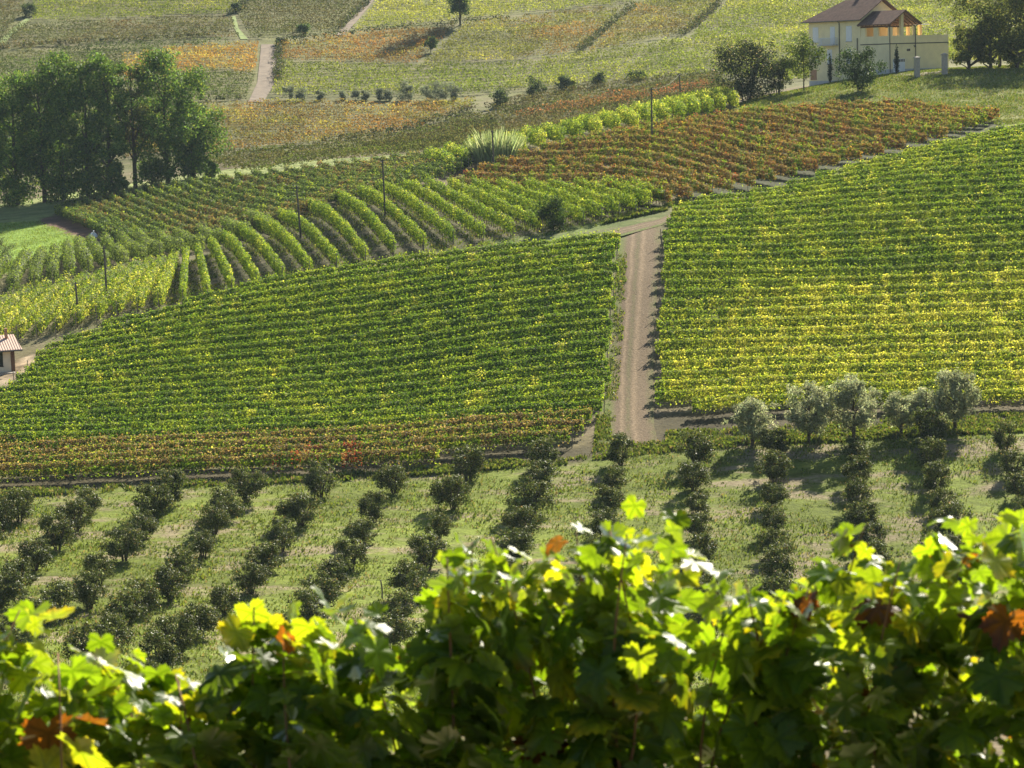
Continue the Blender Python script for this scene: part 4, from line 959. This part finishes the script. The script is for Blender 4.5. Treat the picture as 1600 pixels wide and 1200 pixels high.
for x, y, s, zt in ((0.02, 0.02, 0.55, pe - .45), (2.25, 0.03, 0.5, pr - .45), (4.7, 0.03, 0.45, pe - .3), (0.02, 2.45, 0.95, pe - .45), (0.02, 5.05, 1.0, pe - .45), (4.7, 3.0, 0.4, pe - .45)):
    p = MB(); p.box(x, x + (s if y < 0.1 else 0.3), y, y + (0.4 if y < 0.1 else s), 5.452, zt); p.build('porch_pillar', M['wall_yellow'], root)
# pergola posts on the far terrace
for x in (8.9, 11.25):
    p = MB(); p.box(x, x + .45, 5.5, 5.95, 4.552, 7.0); p.build('terrace_pillar', M['wall_orange'], root)
p = MB(); p.box(9.6, 12.6, 4.9, 6.05, 7.0, 7.16); p.build('canopy_slab', M['white_paint'], root)
# drip moulding, pipes
p = MB(); p.box(-0.06, 0, -0.06, AY, 4.25, 4.38); p.box(0, AX, -0.06, 0, 4.25, 4.38); p.build('moulding', M['dark_metal'], root)
for P in ([(-0.09, -0.09, 0.2), (-0.09, -0.09, 7.0), (-0.5, -0.3, 7.1)], [(4.95, -0.1, 0.2), (4.95, -0.1, 6.7), (5.4, -0.3, 7.0)], [(-0.1, 10.5, 0.2), (-0.1, 10.5, 7.6), (-0.5, 10.5, 7.85)], [(-0.1, 6.7, 0.2), (-0.1, 6.7, 5.3)]):
    p = MB(); p.tube(P, 0.065); p.build('downpipe', M['dark_metal'], root)
# shuttered windows on the long side
def shutter(y0, y1, z0, z1):
    a = MB(); a.box(-0.05, 0.0, y0, y1, z0, z1); a.box(-0.075, -0.05, y0 + .04, (y0 + y1) / 2 - .02, z0 + .04, z1 - .04); a.box(-0.075, -0.05, (y0 + y1) / 2 + .02, y1 - .04, z0 + .04, z1 - .04)
    for z in np.arange(z0 + .1, z1 - .1, 0.11): a.box(-0.085, -0.075, y0 + .09, y1 - .09, z, z + 0.05)
    f = a.build('window_shutter', M['white_paint'], root)
    s = MB(); s.box(-0.14, -0.003, y0 - .08, y1 + .08, z0 - .08, z0 - 0.003); s.build('sill', M['plinth'], f)
shutter(7.9, 9.1, 4.9, 7.1); shutter(11.5, 12.5, 4.6, 7.1); shutter(15.1, 16.3, 4.9, 7.1); shutter(15.0, 16.1, 1.9, 3.9); shutter(8.0, 9.1, 1.7, 3.8); shutter(12.2, 13.2, 1.7, 3.8)
bl = MB(); bl.box(-1.05, 0, 10.9, 14.3, 4.35, 4.52)
b_ = bl.build('balcony', M['plinth'], root)
bl = MB()
for y in np.arange(10.95, 14.3, 0.13): bl.box(-1.03, -1.0, y, y + .03, 4.52, 5.45)
for x in np.arange(-1.0, -0.02, 0.13):
    bl.box(x, x + .03, 10.92, 10.95, 4.52, 5.45); bl.box(x, x + .03, 14.25, 14.28, 4.52, 5.45)
bl.box(-1.05, -0.98, 10.9, 14.3, 5.45, 5.5); bl.box(-0.98, 0, 10.9, 10.97, 5.45, 5.5); bl.box(-0.98, 0, 14.23, 14.3, 5.45, 5.5)
bl.build('railing', M['white_paint'], b_)
# garage door, small window, lamp
g = MB(); g.box(0.55, 2.85, -0.07, 0.0, -0.35, 2.15)
for x in (0.6, 1.35, 2.1): g.box(x, x + .68, -0.09, -0.07, -0.25, 1.6)
gd = g.build('garage_door', M['white_paint'], root)
for k in range(8):
    x = 0.6 + k * 0.285
    g = MB(); g.box(x, x + .2, -0.085, -0.072, 1.72, 2.1); g.build('door_pane', M['dark_glass'], gd)
g = MB(); g.box(3.3, 3.95, -0.03, 0.0, 3.2, 3.55); g.build('vent_window', M['dark_glass'], root)
g = MB(); g.tube([(4.6, 0, 3.95), (4.6, -0.3, 4.0), (4.6, -0.3, 3.75)], [0.03, 0.05, 0.11], 8); g.build('wall_lamp', M['dark_metal'], root)
# gate pillars
for x, b, t, lab, m in ((1433, 121, 89, 'stone gate pillar in front of the garage wall', 'concrete'), (1476, 117, 84, 'darker stone gate pillar beside the garden trees', 'concrete')):
    p = at(x, b, 335, 395); h = (b - t) / scale(p[1])
    g = MB(); g.box(-.3, .3, -.3, .3, -.3, h * .92); r0 = empty('gate_pillar', p, R(20)); tag(r0, lab, 'gate pillar', 'gate pillars at the villa drive')
    g.build('shaft', M[m], r0)
    g = MB(); g.box(-.38, .38, -.38, .38, h * .92, h * .97); g.add([(-.34, -.34, h * .97), (.34, -.34, h * .97), (.34, .34, h * .97), (-.34, .34, h * .97), (0, 0, h * 1.03)], None, [(0, 1, 4), (1, 2, 4), (2, 3, 4), (3, 0, 4)]); g.build('cap', M['concrete'], r0)

# ------------------------------------------------------------------ hut at the left edge
HU = at(22, 580, 215, 245)
root = empty('hut', HU, R(20)); tag(root, 'small tan hut with pink tiled roof at the left edge', 'hut')
g = MB(); g.box(-7.0, -0.25, 0, 5.0, -0.5, 2.25); g.build('wall', M['hut_wall'], root)
g = MB(); g.box(-0.25, 0.12, -0.05, 0.4, -0.5, 2.25); g.build('corner_pillar', M['timber'], root)
g = MB(); g.box(-1.75, -1.0, -0.04, 0.0, 0.55, 1.9); g.box(-1.8, -0.95, -0.03, 0.001, 0.48, 0.545); f = g.build('window', M['dark_glass'], root)
rf = roof_planes('roof', [[(-7.8, -0.9, 2.15), (0.75, -0.9, 2.15), (0.5, 2.4, 3.3), (-7.8, 2.4, 3.3)], [(-7.8, 6.0, 2.1), (-7.8, 2.4, 3.3), (0.5, 2.4, 3.3), (0.75, 6.0, 2.1)]], M['roof_pink'], root, 0.14)
g = MB(); g.box(-0.45, -0.2, 1.5, 1.75, 2.7, 3.9); g.box(-0.49, -0.16, 1.46, 1.79, 3.9, 3.98); g.build('chimney', M['brick'], rf)
g = MB(); g.tube([(-7.8, -0.98, 2.06), (0.75, -0.98, 2.06)], 0.07); g.build('gutter', M['dark_metal'], root)
g = MB(); g.box(-7.5, 0.0, -1.0, -0.06, -0.6, -0.02); g.build('step', M['concrete'], root)

# ------------------------------------------------------------------ poles, wire
PT = []
for x, b, t, y0, dx, lab in [(123, 503, 440, 250, -4, 'shorter dark wooden pole left of its neighbour, above the hut'), (168, 480, 384, 250, -4, 'taller dark wooden pole beside the yellow vines'),
    (470, 372, 290, 255, -6, 'leaning wooden pole among the curved green rows'), (602, 338, 249, 262, -4, 'tallest wooden pole amid the curved green rows'),
    (772, 270, 204, 312, -3, 'thin wooden pole in front of the reed clump'), (1019, 224, 138, 305, -2, 'wooden power pole on the red vine rows'), (1064, 174, 114, 330, -3, 'wooden power pole among the bushy green rows')]:
    p = at(x, b, y0, 375); s = scale(p[1]); h = (b - t) / s
    r0 = empty('power_pole', p); tag(r0, lab, 'pole', 'wooden poles across the slope')
    lean = dx / s + 0.03 * h
    g = MB(); g.tube([(0, 0, -0.3), (lean * .5, 0, h * .5), (lean, 0, h)], [0.12, 0.105, 0.085], 8); g.build('shaft', M['pole_wood'], r0)
    g = MB(); g.box(lean - .06, lean + .06, -.16, -.07, h - .55, h - .3); g.box(lean - .25, lean + .25, -.05, .03, h - .25, h - .17); g.build('bracket', M['dark_metal'], r0)
    PT.append(np.array([p[0] + lean, p[1], p[2] + h - .1]))
def wire(a, b, sag, label, rad=0.009):
    t = np.linspace(0, 1, 24)[:, None]
    P = a * (1 - t) + b * t; P[:, 2] -= (4 * sag * t * (1 - t))[:, 0]
    g = MB(); g.tube(P, rad, 5); tag(g.build('power_wire', M['cable'], None), label, 'wire', 'wires between the poles')
M['cable'] = plain('cable', (0.45, 0.45, 0.44), 0.4, 0.1, 3)
hw = np.array(Matrix.Translation((HP[0], HP[1], HZ0)) @ Matrix.Rotation(PHI, 4, 'Z') @ Vector((-0.1, 16.8, 4.4)))
wire(PT[5], PT[6], 0.6, 'thin wire between the two power poles near the red rows')
wire(PT[6], hw, 0.5, 'thin pale wire from the power pole to the villa')
# white cloth sack on the dug soil
p = at(146, 371, 315, 350)
V = []
for i in range(7):
    for j in range(10):
        a = i / 6 * math.pi / 2; t = j / 10 * 2 * math.pi; q = 0.5 * math.cos(a) * (1 + 0.2 * math.sin(2 * t + 1) + 0.12 * math.sin(5 * t))
        V.append((q * math.cos(t) * 1.15, q * math.sin(t) * .7, 0.62 * math.sin(a) * (1 + .15 * math.sin(t * 2))))
Q = [(i * 10 + j, i * 10 + (j + 1) % 10, (i + 1) * 10 + (j + 1) % 10, (i + 1) * 10 + j) for i in range(6) for j in range(10)]
g = MB(); g.add(V, Q); g.tube([(0, 0, .5), (0.05, 0, .78), (.12, 0, .86)], [.2, .07, .14], 8)
tag(g.build('sack', M['white_paint'], smooth=True, loc=p), 'small white sack lying on the dug brown soil', 'sack')

# ------------------------------------------------------------------ foreground grapevines
def vine_leaf_mat():
    m, t, out = nodes('grape_leaf')
    a = N(t, 'ShaderNodeAttribute', attribute_name='col')
    u = N(t, 'ShaderNodeUVMap')
    best = None
    for ang in (0, 58, -58, 112, -112):
        d = (math.sin(R(ang)), math.cos(R(ang)))
        c = N(t, 'ShaderNodeVectorMath', operation='DOT_PRODUCT'); c.inputs[1].default_value = (-d[1], d[0], 0)
        al = N(t, 'ShaderNodeVectorMath', operation='DOT_PRODUCT'); al.inputs[1].default_value = (d[0], d[1], 0)
        t.links.new(u.outputs[0], c.inputs[0]); t.links.new(u.outputs[0], al.inputs[0])
        ab = N(t, 'ShaderNodeMath', operation='ABSOLUTE'); t.links.new(c.outputs['Value'], ab.inputs[0])
        lt = N(t, 'ShaderNodeMath', operation='LESS_THAN'); t.links.new(al.outputs['Value'], lt.inputs[0]); lt.inputs[1].default_value = 0.0
        ad = N(t, 'ShaderNodeMath', operation='ADD'); t.links.new(ab.outputs[0], ad.inputs[0]); t.links.new(lt.outputs[0], ad.inputs[1])
        if best is None: best = ad.outputs[0]
        else:
            mn = N(t, 'ShaderNodeMath', operation='MINIMUM'); t.links.new(best, mn.inputs[0]); t.links.new(ad.outputs[0], mn.inputs[1]); best = mn.outputs[0]
    vein = ramp(t, best, [(0.0, (0.55, 0.62, 0.4)), (0.035, (0.62, 0.68, 0.5)), (0.075, (1, 1, 1))])
    n1 = noise(t, 7, 4, 0.6, u.outputs[0])
    c = mixc(t, a.outputs['Color'], ramp(t, n1, [(0.3, (0.75, 0.78, 0.7)), (0.7, (1.2, 1.18, 1.1))]), 0.8, 'MULTIPLY')
    n2 = noise(t, 55, 3, 0.5, coords(t)); c = mixc(t, c, (0.10, 0.055, 0.02), ramp(t, n2, [(0.66, (0.0,)), (0.72, (0.8,))]))
    d = N(t, 'ShaderNodeBsdfDiffuse'); t.links.new(c, d.inputs['Color'])
    tr = N(t, 'ShaderNodeBsdfTranslucent')
    tc = mixc(t, mixc(t, c, vein, 1.0, 'MULTIPLY'), (3.9, 3.3, 0.55), 1.0, 'MULTIPLY'); t.links.new(tc, tr.inputs['Color'])
    mx = N(t, 'ShaderNodeMixShader'); mx.inputs[0].default_value = 0.6
    t.links.new(d.outputs[0], mx.inputs[1]); t.links.new(tr.outputs[0], mx.inputs[2])
    g = N(t, 'ShaderNodeBsdfGlossy'); g.inputs['Roughness'].default_value = 0.33
    b = N(t, 'ShaderNodeBump'); b.inputs['Strength'].default_value = 0.35; b.inputs['Distance'].default_value = 0.004
    t.links.new(n1, b.inputs['Height']); t.links.new(b.outputs[0], g.inputs['Normal'])
    fr = N(t, 'ShaderNodeFresnel'); fr.inputs['IOR'].default_value = 1.45
    fm = N(t, 'ShaderNodeMath', operation='MULTIPLY'); fm.inputs[1].default_value = 0.38; t.links.new(fr.outputs[0], fm.inputs[0])
    m2 = N(t, 'ShaderNodeMixShader'); t.links.new(fm.outputs[0], m2.inputs[0])
    t.links.new(mx.outputs[0], m2.inputs[1]); t.links.new(g.outputs[0], m2.inputs[2])
    t.links.new(m2.outputs[0], out.inputs[0])
    return m
M['grape_leaf'] = vine_leaf_mat()
M['cane'] = plain('vine_cane', (0.20, 0.10, 0.05), 0.7, 0.3, 20)
NP = 44
_th = np.linspace(-180, 180, NP, endpoint=False) + 180 / NP
_kx = [0, 14, 32, 58, 78, 92, 118, 138, 158, 172, 180]
_ky = [1.0, 0.86, 0.66, 0.92, 0.74, 0.60, 0.76, 0.66, 0.56, 0.30, 0.08]
_r = np.interp(np.abs(_th), _kx, _ky) * (1 + 0.085 * np.where(np.arange(NP) % 2 == 0, 1, -1))
LX, LY = _r * np.sin(np.radians(_th)), _r * np.cos(np.radians(_th))
LT = np.concatenate([[[0, 0]], np.stack([LX, LY], -1) * 0.5, np.stack([LX, LY], -1)])      # template in the leaf's plane
_j = np.arange(NP)
LTRI = np.stack([np.zeros(NP, int), 1 + (_j + 1) % NP, 1 + _j], -1)
LQ = np.stack([1 + _j, 1 + (_j + 1) % NP, 1 + NP + (_j + 1) % NP, 1 + NP + _j], -1)
GREENS = [(0.055, 0.10, 0.014), (0.07, 0.125, 0.016), (0.095, 0.155, 0.018), (0.12, 0.17, 0.02)]
SIL = [(-60, 935), (0, 928), (30, 932), (60, 962), (100, 962), (140, 1010), (200, 1018), (250, 1010), (300, 1040), (330, 965), (360, 930), (420, 932), (480, 912), (530, 922), (580, 938), (615, 985), (650, 1012), (668, 940), (682, 850), (700, 828), (740, 818), (800, 852), (850, 838), (900, 822), (940, 830), (980, 792), (1010, 780), (1040, 796), (1075, 792), (1092, 838), (1115, 862), (1145, 885), (1170, 890), (1192, 930), (1230, 922), (1265, 925), (1288, 888), (1310, 842), (1350, 836), (1372, 842), (1400, 870), (1440, 895), (1470, 832), (1520, 820), (1560, 808), (1600, 800), (1660, 800)]
VY = 6.9
def fg_top(x):
    """height of the canopy along the near row (world x at y = VY)"""
    px = x / VY * F + 800
    py = np.interp(px, [s[0] for s in SIL], [s[1] for s in SIL])
    return ray(800, py)[2] * VY - 0.01 if np.isscalar(px) else np.array([ray(800, q)[2] * VY for q in py])
def rotm(ax, ang):
    return np.array(Matrix.Rotation(ang, 3, Vector(ax)))
def grapevine(x0, x1, label, seed):
    r = np.random.default_rng(seed)
    xc = (x0 + x1) / 2; base = np.array([xc, VY, float(hz(xc, VY))])
    root = empty('grapevine', base); tag(root, label, 'grapevine', 'grapevines across the foreground')
    Vs, Cs, UV = [], [], []
    def leaf(p, size, nrm, tipdir, col, edge):
        nrm = nrm / np.linalg.norm(nrm); y = tipdir - nrm * (tipdir @ nrm); y /= max(np.linalg.norm(y), 1e-6); x = np.cross(y, nrm)
        fold, droop, wav, ph = r.uniform(0.05, 0.38), r.uniform(-0.08, 0.42), r.uniform(0.02, 0.10), r.uniform(0, 6.28)
        q = LT * np.array([r.uniform(0.9, 1.12), r.uniform(0.88, 1.1)])
        rad = np.hypot(q[:, 0], q[:, 1]); an = np.arctan2(q[:, 0], q[:, 1])
        z = fold * np.abs(q[:, 0]) - droop * rad ** 2 + wav * np.sin(5 * an + ph) * rad + 0.05 * np.sin(9 * an + ph * 2) * rad ** 2
        W = p + size * (q[:, :1] * x + q[:, 1:] * y + z[:, None] * nrm)
        t = np.clip((rad - 0.35) / 0.6, 0, 1)[:, None] * (0.6 + 0.4 * np.sin(an * 2 + ph))[:, None]
        Vs.append(W); Cs.append(np.array(col) * (1 - t) + np.array(edge) * t); UV.append(LT)
    def leafcol(h):
        u = r.random()
        c = np.array(GREENS[r.integers(0, 4)]) * r.uniform(0.8, 1.25)
        e = c
        if u < 0.22: e = np.array((0.22, 0.20, 0.02))
        if u < 0.055: c, e = np.array((0.16, 0.19, 0.02)), np.array((0.28, 0.24, 0.03))
        if u < 0.014: c, e = np.array((0.09, 0.035, 0.015)), np.array((0.07, 0.02, 0.01))
        if 0.22 < u < 0.25: e = np.array((0.14, 0.07, 0.02))
        return c, e
    zb = float(base[2])
    nsh = int((x1 - x0) * 35)
    for s in range(nsh):
        xs = x0 + (s + r.uniform(0, 1)) / nsh * (x1 - x0)
        start = np.array([xs + r.normal(0, 0.06), VY + r.normal(0, 0.10), zb + 0.95 + r.normal(0, 0.05)])
        tx = xs + r.normal(0, 0.05)
        tz = fg_top(tx) - 0.015 - (0 if r.random() < 0.6 else abs(r.normal(0, 0.10)))
        end = np.array([tx, VY + r.normal(0, 0.15), max(tz, zb + 1.15)])
        n = 9; tt = np.linspace(0, 1, n)[:, None]
        bow = np.array([r.normal(0, 0.06), r.normal(0, 0.12), 0])
        P = start * (1 - tt) + end * tt + bow * np.sin(tt * math.pi)
        if s % 4 == 0:
            mb = MB(); mb.tube(P - base, np.linspace(0.0055, 0.0022, n), 5); mb.build('cane', M['cane'], root, smooth=True)
        L = np.linalg.norm(end - start); nl = int(L / 0.045) + 3
        for k in range(nl):
            q = (k + r.uniform(0, 1)) / nl
            p = P[0] * (1 - q) + P[-1] * q + bow * math.sin(q * math.pi)
            side = (1 if k % 2 else -1)
            a = r.normal(0, 0.7) + (0 if side > 0 else math.pi)
            off = np.array([math.cos(a) * 0.8, math.sin(a), 0.25]) * r.uniform(0.03, 0.11)
            p = p + off
            top = fg_top(p[0])
            if p[2] > top - 0.035: p[2] = top - r.uniform(0.035, 0.09)
            size = r.uniform(0.055, 0.102) * (1.0 if q < 0.8 else r.uniform(0.5, 0.9))
            out = np.array([off[0], off[1], 0]) / 0.08
            nrm = out * 0.55 + np.array([0.15, 0.25, 0.75]) + r.normal(0, 0.55, 3)
            tip = out * 0.6 + np.array([0, 0, -0.9]) + r.normal(0, 0.35, 3)
            leaf(p - base, size, nrm, tip, *leafcol(q))
    n = len(Vs); K = len(LT)
    off = (np.arange(n) * K)[:, None, None]
    me = mesh_np('foliage', np.concatenate(Vs), [(LTRI[None] + off).reshape(-1, 3), (LQ[None] + off).reshape(-1, 4)], [M['grape_leaf']], col=np.concatenate(Cs), smooth=True, uv=np.concatenate(UV))
    link('foliage', me, root)
    mb = MB(); mb.tube([(0.03, 0, -0.1), (-0.02, 0.02, 0.35), (0.02, -0.01, 0.7), (0, 0, 0.93)], [0.035, 0.03, 0.027, 0.03], 8)
    mb.tube([(x0 - xc, 0, 0.95), (-.2, .01, 0.93), (0, 0, 0.94), (.2, -.01, 0.96), (x1 - xc, 0, 0.95)], [0.011, 0.016, 0.022, 0.016, 0.011], 6)
    mb.build('trunk', M['bark'], root, smooth=True)
def fx(px): return (px - 800) / F * VY
for a, b, lab, sd in [(-160, 315, 'grapevine filling the lower left corner of the photo', 401), (315, 662, 'grapevine with a yellow-topped mound in front of the orchard', 402), (662, 935, 'grapevine with a red-brown leaf left of the highest shoots', 403), (935, 1185, 'grapevine with the highest leafy shoots in the foreground', 404), (1185, 1455, 'grapevine below the dip between two leafy mounds', 405), (1455, 1780, 'grapevine filling the lower right corner of the photo', 406)]:
    grapevine(fx(a), fx(b), lab, sd)

# ------------------------------------------------------------------ haze
def haze():
    m, t, out = nodes('haze')
    v = N(t, 'ShaderNodeVolumePrincipled'); v.inputs['Color'].default_value = (0.68, 0.86, 1.0, 1); v.inputs['Density'].default_value = 0.00007
    v.inputs['Anisotropy'].default_value = 0.0
    t.links.new(v.outputs[0], out.inputs['Volume'])
    zlo = float(TZ.min()) - 1.2; zhi = float(TZ.max()) + 4
    mb = MB(); mb.box(-404, 404, -44, 764, zlo, max(zhi, 30)); o = mb.build('haze', m)
    tag(o, kind='stuff')
haze()
